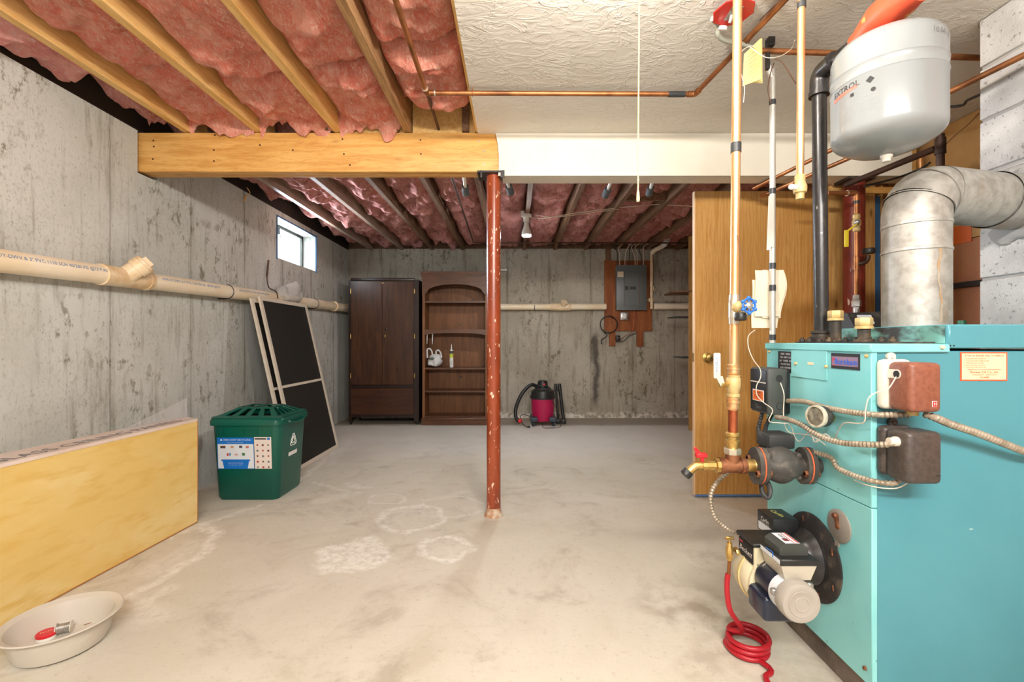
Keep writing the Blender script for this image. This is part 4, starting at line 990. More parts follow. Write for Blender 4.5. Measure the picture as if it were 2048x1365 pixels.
# ------------------------------------------------------------------ shop vacuum
vx, vy = .352, 5.78
vc = thing('shop_vacuum', 'magenta shop vacuum with black head and hose by the far wall', 'vacuum', (vx, vy, 0))
part(vc, 'drum', B().lathe([(.125, .055), (.133, .06), (.138, .1), (.148, .325), (.15, .335)], (vx, vy, 0), n=40), M_VACRED)
part(vc, 'head', B().lathe([(.153, .33), (.155, .34), (.152, .36), (.150, .40), (.14, .432), (.115, .448), (.10, .452), (.10, .47), (.085, .476)], (vx, vy, 0), n=40), M_BLACK)
part(vc, 'motor_cap', B().lathe([(.066, .47), (.064, .535), (.056, .556), (.03, .563), (0, .564)], (vx, vy, 0), n=28), M_BLACK)
part(vc, 'band', B().lathe([(.102, .447), (.103, .456), (.1, .46)], (vx, vy, 0), n=32, cap=False), M_DGREY)
part(vc, 'switch', B().rbox(vx + .0, vy - .068, .505, vx + .03, vy - .058, .525, .003, 1), M_RED)
part(vc, 'handle', B().tube(fillet([(vx - .06, vy - .05, .47), (vx - .06, vy - .06, .5), (vx + .06, vy - .06, .5), (vx + .06, vy - .05, .47)], .02), .008, 8), M_BLACK)
for sx in (-1, 1):
    part(vc, 'latch', B().rbox(vx + sx * .15 - .014, vy - .03, .335, vx + sx * .15 + .014, vy + .03, .37, .004, 1), M_BLACK)
for sx in (-1, 1):
    for sy in (-1, 1):
        cx_, cy_ = vx + sx * .115, vy + sy * .115
        ft = part(vc, 'caster_foot', B().rbox(cx_ - .042, cy_ - .045, .055, cx_ + .042, cy_ + .045, .115, .008, 2), pm('slate_plastic', C(48, 58, 70), .5))
        part(ft, 'wheel', B().lathe([(.02, -.012), (.026, -.009), (.026, .009), (.02, .012)], (cx_ + sx * .012, cy_ - .02, .0265), (1, .3, 0), 16), pm('slate_plastic', C(48, 58, 70), .5))
hp = cr([(vx - .06, vy + .04, .475), at(1062, 770, 5.78), at(1045, 786, 5.74), at(1033, 812, 5.72), at(1031, 830, 5.70), at(1035, 840, 5.66), at(1041, 845, 5.64)], 8)
part(vc, 'hose', B().ribbed(hp, .024, .012, 12, .1), M_BLACK)
part(vc, 'hose_cuff', B().ball(at(1040, 842, 5.62), .026, 1, 1, 1, 12, 8), M_RED, 'red cuff on the hose end')
part(vc, 'power_cord', B().tube(cr([(vx - .1, vy - .1, .10), at(1046, 829, 5.68), at(1041, 836, 5.66), at(1046, 848, 5.6), (.135, 5.6, .008), (.16, 5.56, .008)], 6), .0045, 6), M_BLACK)
part(vc, 'plug', B().rbox(.15, 5.525, .003, .185, 5.56, .028, .006, 2), M_BLACK)
part(vc, 'power_cord', B().tube(cr([(vx + .09, vy - .1, .35), at(1112, 815, 5.66), at(1121, 838, 5.64), (.55, 5.58, .007), (.42, 5.5, .007), (.345, 5.53, .007), (.34, 5.6, .03)], 8), .004, 6), M_BLACK)
for i, (xa, xt, lab) in enumerate(((.555, .535, 'thin black vacuum wand leaning on the far wall, nearer the magenta drum'), (.625, .585, 'thick black vacuum crevice tool leaning on the far wall, away from the drum'))):
    wn = thing('vacuum_wand', lab, 'vacuum tool', (xa, 5.84, 0), 'black vacuum tools')
    part(wn, 'tube', B().tube([(xa, 5.83, .03), (xt, 6.02, .49)], .016 if i == 0 else .021, 14), M_BLACK)
    part(wn, 'nozzle', B().rbox(xa - .03, 5.80, .001, xa + .03, 5.86, .06, .008, 2), M_BLACK)
    part(wn, 'collar', B().tube([(xt * .8 + xa * .2, 5.982, .398), (xt, 6.021, .491)], .02 if i == 0 else .025, 14), M_BLACK)

# ------------------------------------------------------------------ electrical board on the far wall
def wb(px, py): return at(px, py, 6.22)
pb0, pb1 = wb(1209, 662), wb(1304, 521)
eb = thing('plywood_board', 'brown plywood backing board under the breaker panel', 'board', (pb0.x + .3, 6.24, pb0.z))
part(eb, 'board', B().box(pb0.x, 6.222, pb0.z, pb1.x, 6.243, pb1.z), M_PLY)
part(eb, 'standoff', B().box(wb(1219, 0).x, 6.225, wb(0, 692).z, wb(1231, 0).x, 6.2595, 2.0), M_PLY)
part(eb, 'standoff', B().box(wb(1274, 0).x, 6.225, wb(0, 693).z, wb(1287, 0).x, 6.2595, 2.0), M_PLY)
part(eb, 'hanger_stud', B().box(wb(1212, 0).x, 6.244, pb1.z - .02, wb(1223, 0).x, 6.2595, 2.33), M_OLDJOIST)
k0, k1 = at(1232.5, 620.5, 6.14), at(1293.5, 530, 6.14)
ep = thing('breaker_panel', 'grey metal breaker panel mounted on the plywood board', 'electrical panel', (k0.x + .2, 6.2, k0.z))
part(ep, 'cabinet', B().rbox(k0.x + .006, 6.141, k0.z + .006, k1.x - .006, 6.2215, k1.z - .006, .003, 1), M_PANELGREY)
part(ep, 'cover', B().rbox(k0.x, 6.131, k0.z, k1.x, 6.141, k1.z, .004, 2), M_PANELGREY)
q0, q1 = at(1249, 611, 6.13), at(1279, 543, 6.13)
pd = part(ep, 'panel_door', B().rbox(q0.x, 6.127, q0.z, q1.x, 6.1315, q1.z, .002, 1), M_PANELGREY)
part(pd, 'latch', B().rbox(q0.x + .004, 6.121, at(0, 580, 6.13).z, q0.x + .05, 6.1275, at(0, 572, 6.13).z, .002, 1), M_DGREY)
part(pd, 'name_plate', B().box(q0.x + .07, 6.125, at(0, 579, 6.13).z, q0.x + .155, 6.1275, at(0, 573, 6.13).z), M_DGREY)
part(ep, 'door_edge', B().box(q0.x - .006, 6.1295, q0.z, q0.x - .002, 6.131, q1.z).box(q1.x + .002, 6.1295, q0.z + .03, q1.x + .006, 6.131, q1.z - .05), M_CHROME)
r0, r1 = at(1235, 554, 6.13), at(1247, 543, 6.13)
part(ep, 'paper_tag', B().box(r0.x, 6.1295, r0.z, r1.x, 6.131, r1.z), M_PAPER)
for (px, py) in ((1236, 535), (1290, 535), (1236, 616), (1290, 616)):
    p = at(px, py, 6.13); part(ep, 'screw', B().lathe([(.006, 0), (.005, .003), (0, .004)], (p.x, 6.131, p.z), (0, -1, 0), 10), M_CHROME)
o0, o1 = at(1241.5, 640, 6.16), at(1257.5, 624, 6.16)
ob = thing('outlet_box', 'small grey metal outlet box under the breaker panel', 'outlet', (o0.x + .05, 6.2, o0.z))
part(ob, 'box', B().rbox(o0.x, 6.165, o0.z, o1.x, 6.2215, o1.z, .006, 2), M_STEEL)
part(ob, 'receptacle', B().rbox(o0.x + .03, 6.158, o0.z + .02, o1.x - .03, 6.166, o1.z - .02, .006, 2), M_WHITE)
coilc = at(1217.5, 649, 6.17)
solo('cable_coil', 'black cable coiled in a loop beside the breaker panel', 'cable', B().tube([coilc + V((.115 * math.cos(a), .01 * math.sin(3 * a), .115 * math.sin(a))) for a in [2 * PI * i / 36 - 1.0 for i in range(66)]] + [coilc + V((-.02, 0, -.15)), coilc + V((-.1, .01, -.21)), at(1203, 688, 6.19)], .0075, 8), M_BLACK)
for i, (pa, pb, pc_) in enumerate((((1229, 494), (1235, 505), (1234, 531)), ((1237, 498), (1240, 510), (1239, 531)), ((1253, 500), (1250, 515), (1250, 531)), ((1260, 495), (1259, 512), (1260, 531)),
                                   ((1263, 492), (1269, 512), (1271, 531)), ((1270, 492), (1275, 508), (1274, 531)), ((1279, 498), (1282, 515), (1284, 531)), ((1287, 492), (1287, 512), (1287, 531)))):
    top = at(pa[0], pa[1], 6.1); top.z = min(top.z, 2.32)
    wire('panel_cable', '%s of eight cables feeding the breaker panel, counted from its paper tag' % ORD[i], [V((top.x + .02, 5.95, 2.335)), top, at(*pb, 6.16), at(pc_[0], pc_[1] + 1, 6.18)], .006, M_WIRE if i % 3 else M_DGREY, 5, 'cables feeding the breaker panel', 'cable')
cd = thing('service_conduit', 'tan conduit with a white elbow rising beside the breaker panel', 'conduit', at(1305, 622, 6.15))
part(cd, 'conduit', B().tube(fillet([at(1303, 618, 6.15), at(1303, 505, 6.15), at(1308, 505, 6.12)], .03), .02, 12), M_PVC_OLD)
part(cd, 'elbow', B().tube(cr([at(1304, 506, 6.14), at(1310, 500, 6.10), at(1322, 494, 6.0), at(1330, 488, 5.9)], 6), .032, 14), M_PVC)
part(cd, 'elbow', B().tube([at(1328, 490, 5.92), at(1335, 478, 5.8)], .038, 14), M_WHITE)
part(cd, 'junction', B().rbox(wb(1294, 0).x, 6.15, wb(0, 604).z, wb(1305, 0).x, 6.221, wb(0, 597).z, .005, 1), M_PVC_OLD)
part(cd, 'clamp', B().ball(at(1306, 577, 6.16), .022, 1, 1, 1.6, 12, 8), M_PVC_OLD)
gc = at(1236, 677, 6.2)
gk = thing('ground_clamp', 'small chrome clamp with black wires below the plywood board', 'clamp', gc)
part(gk, 'clamp_body', B().rbox(gc.x - .03, 6.17, gc.z - .04, gc.x + .025, 6.2595, gc.z + .04, .008, 2), M_BLACK)
part(gk, 'clamp_screw', B().lathe([(.012, 0), (.012, .012), (.006, .018)], (gc.x, 6.17, gc.z + .01), (0, -1, 0), 10), M_CHROME)
part(gk, 'wire', B().tube(cr([gc + V((.02, -.02, -.02)), at(1250, 672, 6.19), at(1262, 666, 6.2), at(1266, 656, 6.2), at(1268, 640, 6.2), at(1268, 622, 6.2)], 6), .004, 6), M_COPPER_RED)
part(gk, 'wire', B().tube(cr([gc + V((.0, -.02, -.03)), at(1247, 682, 6.19), at(1258, 672, 6.19), at(1272, 666, 6.19)], 6), .005, 6), M_BLACK)

# ------------------------------------------------------------------ stud with shelves at the end of the door
sh = thing('wall_shelf', 'rough wood upright carrying shelves, seen past the door edge', 'shelf', (2.1, 5.4, 0))
part(sh, 'upright', B().box(2.066, 5.38, 0, 2.15, 5.42, 2.30), M_PINE_Z)
part(sh, 'shelf_board', B().hexa([V((1.86, 5.42, 1.638)), V((2.30, 5.30, 1.638)), V((2.30, 5.70, 1.638)), V((1.90, 5.80, 1.638))], [V((1.86, 5.42, 1.655)), V((2.30, 5.30, 1.655)), V((2.30, 5.70, 1.655)), V((1.90, 5.80, 1.655))]), M_OLDJOIST)
part(sh, 'shelf_board', B().box(1.925, 5.425, 1.345, 2.40, 5.75, 1.358), M_DGREY)
part(sh, 'shelf_board', B().box(2.0, 5.425, .85, 2.40, 5.75, .868), M_DGREY)

# ------------------------------------------------------------------ boiler
BX, BX1, BY0, BY1 = 1.0, 1.70, 1.273, 1.795
bo = thing('boiler', 'large teal enamelled boiler standing on a low plinth', 'boiler', (1.35, 1.53, 0))
part(bo, 'plinth', B().box(BX + .02, BY0 + .02, 0, BX1 - .02, BY1 - .02, .088), pm('grimy_plinth', C(126, 112, 100), .8, var=C(84, 72, 62), vs=9))
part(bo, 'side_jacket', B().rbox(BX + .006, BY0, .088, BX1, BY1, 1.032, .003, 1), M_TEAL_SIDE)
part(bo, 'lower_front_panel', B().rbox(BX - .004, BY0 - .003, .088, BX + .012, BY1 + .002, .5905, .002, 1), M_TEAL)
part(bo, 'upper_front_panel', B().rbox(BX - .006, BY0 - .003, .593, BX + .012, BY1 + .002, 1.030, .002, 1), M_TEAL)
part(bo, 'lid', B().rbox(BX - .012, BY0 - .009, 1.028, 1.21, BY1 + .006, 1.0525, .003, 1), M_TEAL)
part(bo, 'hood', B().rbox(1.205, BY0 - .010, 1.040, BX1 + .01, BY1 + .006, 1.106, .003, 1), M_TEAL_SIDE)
part(bo, 'hood_face', B().box(1.2015, BY0 + .002, 1.0535, 1.2048, 1.70, 1.104), M_TEAL_SOOT, 'sooty end of the hood')
fl = part(bo, 'access_flap', B().rbox(BX - .0095, 1.447, .933, BX - .005, 1.634, 1.029, .0015, 1), M_TEAL)
for (px, py) in ((1592, 727), (1653, 733)):
    p = atx(px, py, BX - .01); part(fl, 'screw', B().lathe([(.0055, 0), (.005, .004), (.002, .007), (0, .007)], (BX - .0095, p.y, p.z), (-1, 0, 0), 10), M_BRASS_PALE)
p = atx(1621, 727, BX - .01); part(fl, 'tag', B().box(BX - .0108, p.y - .014, p.z - .004, BX - .0096, p.y + .014, p.z + .004), M_STICKER)
p0, p1 = atx(1556, 742, BX - .008), atx(1587, 703, BX - .008)
npl = part(bo, 'rating_plate', B().box(BX - .0078, p1.y, .945, BX - .0058, p0.y, 1.022), M_BLACKINK, 'black rating plate')
tx = B()
for i, s in enumerate(('SERIES   MODEL', 'MBH  INPUT  1.35', 'NET   WATER   OIL', 'MAX WP 30 PSI', 'ASME  CERTIFIED')):
    tx.text(s, (BX - .008, (p0.y + p1.y) / 2, 1.012 - .0125 * i), (0, -1, 0), (0, 0, 1), .0085)
part(npl, 'plate_print', tx, M_WHITE)
p0, p1 = atx(1662, 722, BX - .008), atx(1719, 722, BX - .008)
lg = part(bo, 'logo_plate', B().box(BX - .0078, p1.y, .975, BX - .0058, p0.y, 1.0225), M_BLACKINK, 'black-framed maker plate with blue lettering')
part(lg, 'field', B().box(BX - .0086, p1.y + .006, .984, BX - .0077, p0.y - .004, 1.0125), pm('mauve_field', C(132, 106, 130), .5))
yc_ = (p0.y + p1.y) / 2
part(lg, 'lettering', B().text('Burnham', (BX - .0089, yc_ - .006, .9965), (0, -1, 0), (0, 0, 1), .0235, bold=.012), pm('bright_blue_letters', C(0, 96, 214), .4))
part(lg, 'emblem', B().text('P', (BX - .0089, p0.y - .013, 1.0005), (0, -1, 0), (0, 0, 1), .022).box(BX - .0093, p0.y - .018, .985, BX - .0088, p0.y - .007, .9865), M_RED)
for (px, py) in ((1733, 712), (1539, 703)):
    p = atx(px, py, BX - .007); part(bo, 'panel_screw', B().lathe([(.0055, 0), (.005, .004), (.002, .006), (0, .006)], (BX - .006, min(p.y, 1.785), p.z), (-1, 0, 0), 10), M_BRASS_PALE)
p = at(1885, 700, BY0 - .012); part(bo, 'panel_screw', B().lathe([(.006, 0), (.005, .005), (0, .007)], (p.x, BY0 - .0105, 1.043), (0, -1, 0), 10), M_STICKER)
for px in (1902, 1909):
    p = at(px, 697, BY0 - .012); part(bo, 'hole', B().lathe([(.0022, 0), (.0022, .0008)], (p.x, BY0 - .0100, 1.047), (0, -1, 0), 8), M_BLACK)
p = atx(1733, 1340, BX); part(bo, 'panel_screw', B().lathe([(.006, 0), (.005, .006), (0, .007)], (BX - .004, BY0 + .02, .13), (-1, 0, 0), 8), M_BRONZE)
# sticker on the side
s0, s1 = at(1921, 762, BY0 - .002), at(2015, 704, BY0 - .002)
stk = part(bo, 'service_sticker', B().box(s0.x, BY0 - .0016, s0.z, s1.x, BY0 - .0003, s1.z), M_STICKER_INK, 'orange-bordered service sticker')
part(stk, 'sticker_field', B().box(s0.x + .004, BY0 - .0022, s0.z + .004, s1.x - .004, BY0 - .0015, s1.z - .004), M_STICKER)
cx_ = (s0.x + s1.x) / 2; tx = B(); yy = BY0 - .0026; zt = s1.z
tx.text('IF THE OIL BURNER FAILS TO OPERATE', (cx_, yy, zt - .0105), (1, 0, 0), (0, 0, 1), .0062)
for i, s in enumerate(('1. Is the main burner switch on?', '2. Is the thermostat set high enough?', '3. Check fuses and oil supply.', '4. Push reset button only once.', '5. If the burner fails to start call')):
    tx.text(s, (s0.x + .010, yy, zt - .0185 - .006 * i), (1, 0, 0), (0, 0, 1), .0046, align='LEFT')
tx.text('IMMEDIATELY 24 HOUR OIL BURNER SERVICE', (cx_, yy, zt - .049), (1, 0, 0), (0, 0, 1), .0046)
tx.text('Pioneer Oil Co., Inc.', (cx_, yy, zt - .0565), (1, 0, 0), (0, 0, 1), .0098)
tx.text('WORCESTER ST., GRAFTON MA', (cx_, yy, zt - .064), (1, 0, 0), (0, 0, 1), .0048)
tx.text('755-8888', (cx_, yy, zt - .071), (1, 0, 0), (0, 0, 1), .0068)
part(stk, 'sticker_print', tx, M_STICKER_INK)
# sooty plate and studs on the lid
sp_ = part(bo, 'top_plate', B().box(1.045, 1.30, 1.0525, 1.20, 1.70, 1.0575), M_SOOT, 'sooty steel plate on the lid')
random.seed(3)
for (px, py) in ((1618, 676), (1638, 678), (1658, 678), (1678, 678), (1712, 678), (1726, 680), (1762, 677), (1785, 677), (1740, 681), (1600, 683), (1690, 670)):
    q = atz(px, py - 1, 1.0595) if False else at(px, py, 1.30 + .4 * ((1800 - px) / 210.0))
    x_ = min(max((px - CX) * q.y / F, 1.06), 1.185)
    part(sp_, 'stud_nut', B().hexnut((x_, min(max(q.y, 1.32), 1.68), 1.0575), (0, 0, 1), .010, .009).rod((x_, min(max(q.y, 1.32), 1.68), 1.06), (x_, min(max(q.y, 1.32), 1.68), 1.073), .005, 8), M_IRON_RUST)
for (px, y, lab, ztop) in ((1671, 1.585, 'black', 1.155), (1728, 1.425, 'black', 1.122)):
    x_ = (px - CX) * y / F
    npz = part(bo, 'capped_nipple', B().lathe([(.026, 1.0575), (.026, 1.064), (.0175, 1.066), (.0175, ztop - .02)], (x_, y, 0), n=20), M_IRON_RUST)
    part(npz, 'brass_cap', B().lathe([(.0245, ztop - .024), (.0245, ztop - .016), (.0225, ztop - .015)], (x_, y, 0), n=22).hexnut((x_, y, ztop - .015), (0, 0, 1), .0235, .026), M_BRASS_PALE)
# inspection cover on the front
p = atx(1682, 1052, BX)
ic = part(bo, 'inspection_cover', B().lathe([(.05, 0), (.05, .004), (.047, .006), (0, .006)], (BX - .004, p.y, p.z), (-1, 0, 0), 36), pm('drab_cover', C(150, 142, 132), .55, .3))
part(ic, 'pivot_screw', B().hexnut((BX - .010, p.y + .004, p.z + .03), (-1, 0, 0), .009, .012).rod((BX - .01, p.y, p.z + .0), (BX - .016, p.y, p.z + .03), .006, 8).lathe([(.008, 0), (.008, .004)], (BX - .010, p.y, p.z - .002), (-1, 0, 0), 10), M_BRONZE)
part(ic, 'tab', B().box(BX - .0095, p.y - .002, p.z - .065, BX - .0045, p.y + .014, p.z - .04), pm('drab_cover', C(150, 142, 132), .55, .3))

# ------------------------------------------------------------------ pressure gauge on the boiler front
gp = atx(1668, 835, BX)
ga = thing('pressure_gauge', 'round dusty pressure gauge screwed into the boiler front', 'gauge', (.95, gp.y, gp.z))
part(ga, 'fitting', B().hexnut((BX - .006, gp.y, gp.z), (-1, 0, 0), .016, .018).rod((BX - .02, gp.y, gp.z), (.965, gp.y, gp.z + .002), .009, 12), M_BRASS)
gd = V((-1, -.3, .05)).normalized(); g0 = V((.970, gp.y - .003, gp.z + .004))
part(ga, 'case', B().lathe([(.015, 0), (.031, .004), (.033, .012), (.033, .034)], g0, gd, 30), M_BLACKDUST)
rg = part(ga, 'bezel', B().lathe([(.0345, .030), (.0355, .036), (.0345, .041), (.029, .042), (.0285, .039)], g0, gd, 30, cap=False), M_GLASSY)
part(ga, 'dial', B().lathe([(.029, .0385), (0, .0385)], g0, gd, 30), pm('dusty_dial', C(176, 168, 148), .3, var=C(120, 112, 98), vs=40))
u_, w_, d_ = frame_of(gd)
part(ga, 'needle', B().tube([g0 + gd * .0395 - w_ * .006, g0 + gd * .0395 + w_ * .018 + u_ * .01], [.0016, .0006], 4), M_DGREY)

# ------------------------------------------------------------------ control boxes on the boiler
rx0, ry0, ry1 = .912, 1.64, 1.762
rl = thing('relay_box', 'black relay control box with an orange label on the boiler front', 'control box', (.95, 1.7, .79))
part(rl, 'cover', B().rbox(rx0, ry0, .792, BX - .022, ry1, .961, .008, 2), M_DGREY)
part(rl, 'base', B().rbox(BX - .024, ry0 + .002, .796, BX - .0062, ry1 - .002, .957, .003, 1), M_BLACK)
part(rl, 'face_plate', B().rbox(rx0 - .003, ry0 + .010, .800, rx0 + .002, ry1 - .004, .954, .004, 2), M_BLACK)
part(rl, 'recess_bar', B().box(rx0 - .0045, ry0 + .012, .905, rx0 - .002, ry1 - .010, .909), M_BONE)
lb = part(rl, 'orange_label', B().box(rx0 - .0042, ry0 + .022, .836, rx0 - .0028, ry1 - .024, .878), M_WHITE)
part(lb, 'orange_field', B().box(rx0 - .0048, ry0 + .025, .839, rx0 - .004, ry1 - .027, .875), M_ORANGE)
part(lb, 'label_print', B().text('WARNING', (rx0 - .005, (ry0 + ry1) / 2, .868), (0, -1, 0), (0, 0, 1), .010).text('DISCONNECT', (rx0 - .005, (ry0 + ry1) / 2, .858), (0, -1, 0), (0, 0, 1), .007).text('POWER FIRST', (rx0 - .005, (ry0 + ry1) / 2, .85), (0, -1, 0), (0, 0, 1), .007), M_BLACKINK)
part(rl, 'brand_print', B().text('Taco', (rx0 - .0032, (ry0 + ry1) / 2, .815), (0, -1, 0), (0, 0, 1), .02, shear=.3), M_GREYINK)
part(rl, 'wire_hole', B().lathe([(.0125, 0), (.0125, .0008)], (.952, ry0 - .0003, .925), (0, -1, 0), 18), M_BLACKINK)
part(rl, 'knockout', B().tube([(.955 + .013 * math.cos(a), ry0 - .0002, .825 + .013 * math.sin(a)) for a in [i * PI / 8 for i in range(16)]], .001, 4, closed=True), M_BLACKINK)

aq = thing('aquastat', 'brown hammered-metal control box on a bone base plate, upper of two on the boiler side', 'control box', (1.055, 1.22, .875))
part(aq, 'base_plate', B().rbox(1.004, 1.238, .873, 1.085, BY0 - .0005, 1.010, .014, 3), M_BONE)
part(aq, 'mount_ear', B().lathe([(.012, 0), (.012, .01)], (1.045, BY0 - .001, 1.016), (0, -1, 0), 16).lathe([(.005, .01), (.004, .014), (0, .0145)], (1.045, BY0 - .001, 1.016), (0, -1, 0), 10), M_BONE)
ac = part(aq, 'cover', B().rbox(1.0145, 1.166, .876, 1.0965, 1.24, 1.004, .012, 3), M_BROWNBOX)
part(aq, 'notch', B().rbox(1.0135, 1.206, .960, 1.016, 1.2385, .984, .001, 1).lathe([(.0125, 0), (.0125, .002)], (1.0147, 1.208, .972), (-1, 0, 0), 20), M_BONE)
part(aq, 'wire_hole', B().lathe([(.0095, 0), (.0095, .0012)], (1.0126, 1.208, .972), (-1, 0, 0), 18), M_BLACKINK)
bdg = part(aq, 'badge', B().rbox(1.068, 1.1645, .8905, 1.0815, 1.1662, .906, .0006, 1), M_WHITE)
part(bdg, 'badge_field', B().box(1.0690, 1.1640, .8917, 1.0805, 1.1646, .9048), M_REDCOVER)
part(bdg, 'badge_letter', B().text('H', (1.0748, 1.1636, .8985), (1, 0, 0), (0, 0, 1), .0125), M_WHITE)
part(aq, 'conduit_nut', B().lathe([(.014, 0), (.014, .012)], (1.06, 1.215, .862), (0, 0, 1), 16), M_BRASS_PALE)

jb = thing('junction_box', 'dark brown hammered-metal control box, lower of two on the boiler side', 'control box', (1.055, 1.22, .69))
part(jb, 'base_plate', B().rbox(1.0045, 1.240, .692, 1.09, BY0 - .0005, .828, .014, 3), M_DARKBOX)
part(jb, 'mount_ear', B().lathe([(.012, 0), (.012, .01)], (1.05, BY0 - .001, .834), (0, -1, 0), 16).lathe([(.005, .01), (.004, .014), (0, .0145)], (1.05, BY0 - .001, .834), (0, -1, 0), 10), M_DARKBOX)
part(jb, 'cover', B().rbox(1.007, 1.166, .690, 1.099, 1.2405, .826, .014, 3), M_DARKBOX)
part(jb, 'slot', B().box(1.078, 1.1655, .7135, 1.090, 1.1662, .7155), M_BLACKINK)
part(jb, 'connector', B().lathe([(.013, 0), (.013, .008), (.010, .01), (.010, .022)], (1.0072, 1.20, .795), (-1, 0, 0), 14), M_BONE)

# armoured cables
def bx(label, pts, rr=.0092, mat=None):
    return solo('armoured_cable', label, 'cable', B().ribbed(cr(pts, 14), rr, .0052, 10, .26), mat or M_BX, 'armoured cables on the boiler')
E_ = lambda px, py, x: atx(px, py, x)
bx('upper armoured cable from the relay box to under the brown control box', [(.975, 1.63, .845), E_(1608, 803, .975), E_(1650, 815, .975), E_(1700, 824, .975), E_(1745, 829, .985), at(1785, 830, 1.235), at(1808, 829, 1.225), V((1.055, 1.215, .862))])
bx('lower armoured cable from below the relay box to the dark control box', [(.945, 1.645, .785), E_(1572, 838, .93), E_(1600, 848, .93), E_(1640, 872, .94), E_(1680, 885, .95), E_(1730, 889, .965), at(1775, 889, 1.205), V((1.0, 1.20, .795))])
bx('armoured cable leaving the brown control box toward the chimney', [(1.078, 1.20, .868), at(1872, 836, 1.19), at(1900, 848, 1.20), at(1950, 865, 1.21), at(2000, 884, 1.22), at(2048, 903, 1.23), V((1.45, 1.24, .74)), V((1.62, 1.25, .66))], .0108)
bx('armoured cable from the circulator along the front panel to the dark box underside', [(.965, 1.50, .70), E_(1660, 915, .975), E_(1675, 935, .975), E_(1705, 950, .975), E_(1745, 962, .985), at(1785, 967, 1.225), V((1.04, 1.222, .694))], .0085)
bx('armoured cable looping from the circulator down to the burner', [(.80, 1.60, .645), at(1455, 945, 1.58), at(1430, 970, 1.58), at(1421, 1000, 1.58), at(1430, 1035, 1.58), at(1455, 1058, 1.58), at(1485, 1070, 1.56), V((.80, 1.545, .38))], .0085)
bx('black flexible cable pair dropping from the relay box, outer one', [(.925, 1.70, .795), at(1518, 850, 1.70), at(1517, 862, 1.69), at(1520, 874, 1.68), at(1524, 885, 1.66)], .008, M_BLACKDUST)
bx('black flexible cable pair dropping from the relay box, inner one', [(.965, 1.70, .795), at(1533, 850, 1.70), at(1531, 862, 1.69), at(1530, 875, 1.68), at(1531, 885, 1.66)], .008, M_BLACKDUST)

# ------------------------------------------------------------------ circulator pump between riser and boiler
cy, cz = 1.49, .652
ci = thing('circulator_pump', 'dusty cast-iron circulator pump bolted to the boiler front', 'pump', (.87, cy, cz - .06))
def fl_(x, c, mat, t=.012):
    # oval flange seen edge on: an ellipse slab with two bolt ears
    return B().prism([(.044 * math.cos(a), .060 * math.sin(a)) for a in [2 * PI * i / 28 for i in range(28)]], (x, cy, cz), (0, 1, 0), (0, 0, 1), t)
part(ci, 'inlet_flange', fl_(.782, 0, M_CASTIRON, .014), M_CASTIRON)
part(ci, 'gasket', fl_(.797, 0, M_GASKET, .005), M_GASKET, 'rust-orange gasket')
part(ci, 'pump_flange', fl_(.803, 0, M_CASTIRON, .012), M_CASTIRON)
part(ci, 'volute', B().lathe([(.034, .814), (.037, .83), (.044, .85), (.048, .872), (.047, .89), (.040, .912), (.031, .928), (.029, .936)], (0, cy, cz), (1, 0, 0), 28), M_CASTIRON)
part(ci, 'volute_ring', B().lathe([(.054, -.03), (.060, -.025), (.058, .012), (.046, .030), (.026, .040), (.0, .042)], (.868, cy, cz + .002), (0, -1, 0), 32), M_CASTIRON)
for a in (35, 145, 215, 325):
    q = V((.868 + .06 * math.cos(math.radians(a)), cy - .008, cz + .002 + .06 * math.sin(math.radians(a))))
    part(ci, 'bolt_lug', B().lathe([(.009, -.012), (.009, .014), (.005, .018)], q, (0, -1, 0), 10), M_CASTIRON)
part(ci, 'motor', B().lathe([(.052, .02), (.052, .085), (.045, .095), (0, .097)], (.872, cy, cz + .004), (0, 1, 0), 28), M_BLACKDUST)
part(ci, 'terminal_box', B().rbox(.838, cy + .01, cz + .05, .925, cy + .095, cz + .098, .007, 2), M_BLACKDUST)
part(ci, 'pump_flange', fl_(.936, 0, M_CASTIRON, .012), M_CASTIRON)
part(ci, 'gasket', fl_(.949, 0, M_GASKET, .005), M_GASKET, 'rust-orange gasket')
part(ci, 'outlet_flange', fl_(.955, 0, M_CASTIRON, .013), M_CASTIRON)
part(ci, 'outlet_nipple', B().rod((.966, cy, cz), (BX - .0062, cy, cz), .026, 20), M_CASTIRON)
for x0_, x1_ in ((.768, .828), (.922, .982)):
    for dy, dz_ in ((-.030, -.018), (.03, .018)):
        bt = part(ci, 'flange_bolt', B().rod((x0_ + .006, cy + dy, cz + dz_), (x1_ - .004, cy + dy, cz + dz_), .0055, 10), M_STEEL)
        part(bt, 'nut', B().hexnut((x0_ + .006, cy + dy, cz + dz_), (1, 0, 0), .0115, .010), M_BRONZE); part(bt, 'nut', B().hexnut((x1_ - .016, cy + dy, cz + dz_), (1, 0, 0), .0115, .010), M_BRONZE)
part(ci, 'cable_loop', B().tube(cr([(.835, cy + .03, cz - .05), (.84, cy + .01, cz - .08), (.828, cy, cz - .105), (.815, cy + .01, cz - .09), (.822, cy + .03, cz - .06)], 8), .008, 8), M_BLACKDUST)

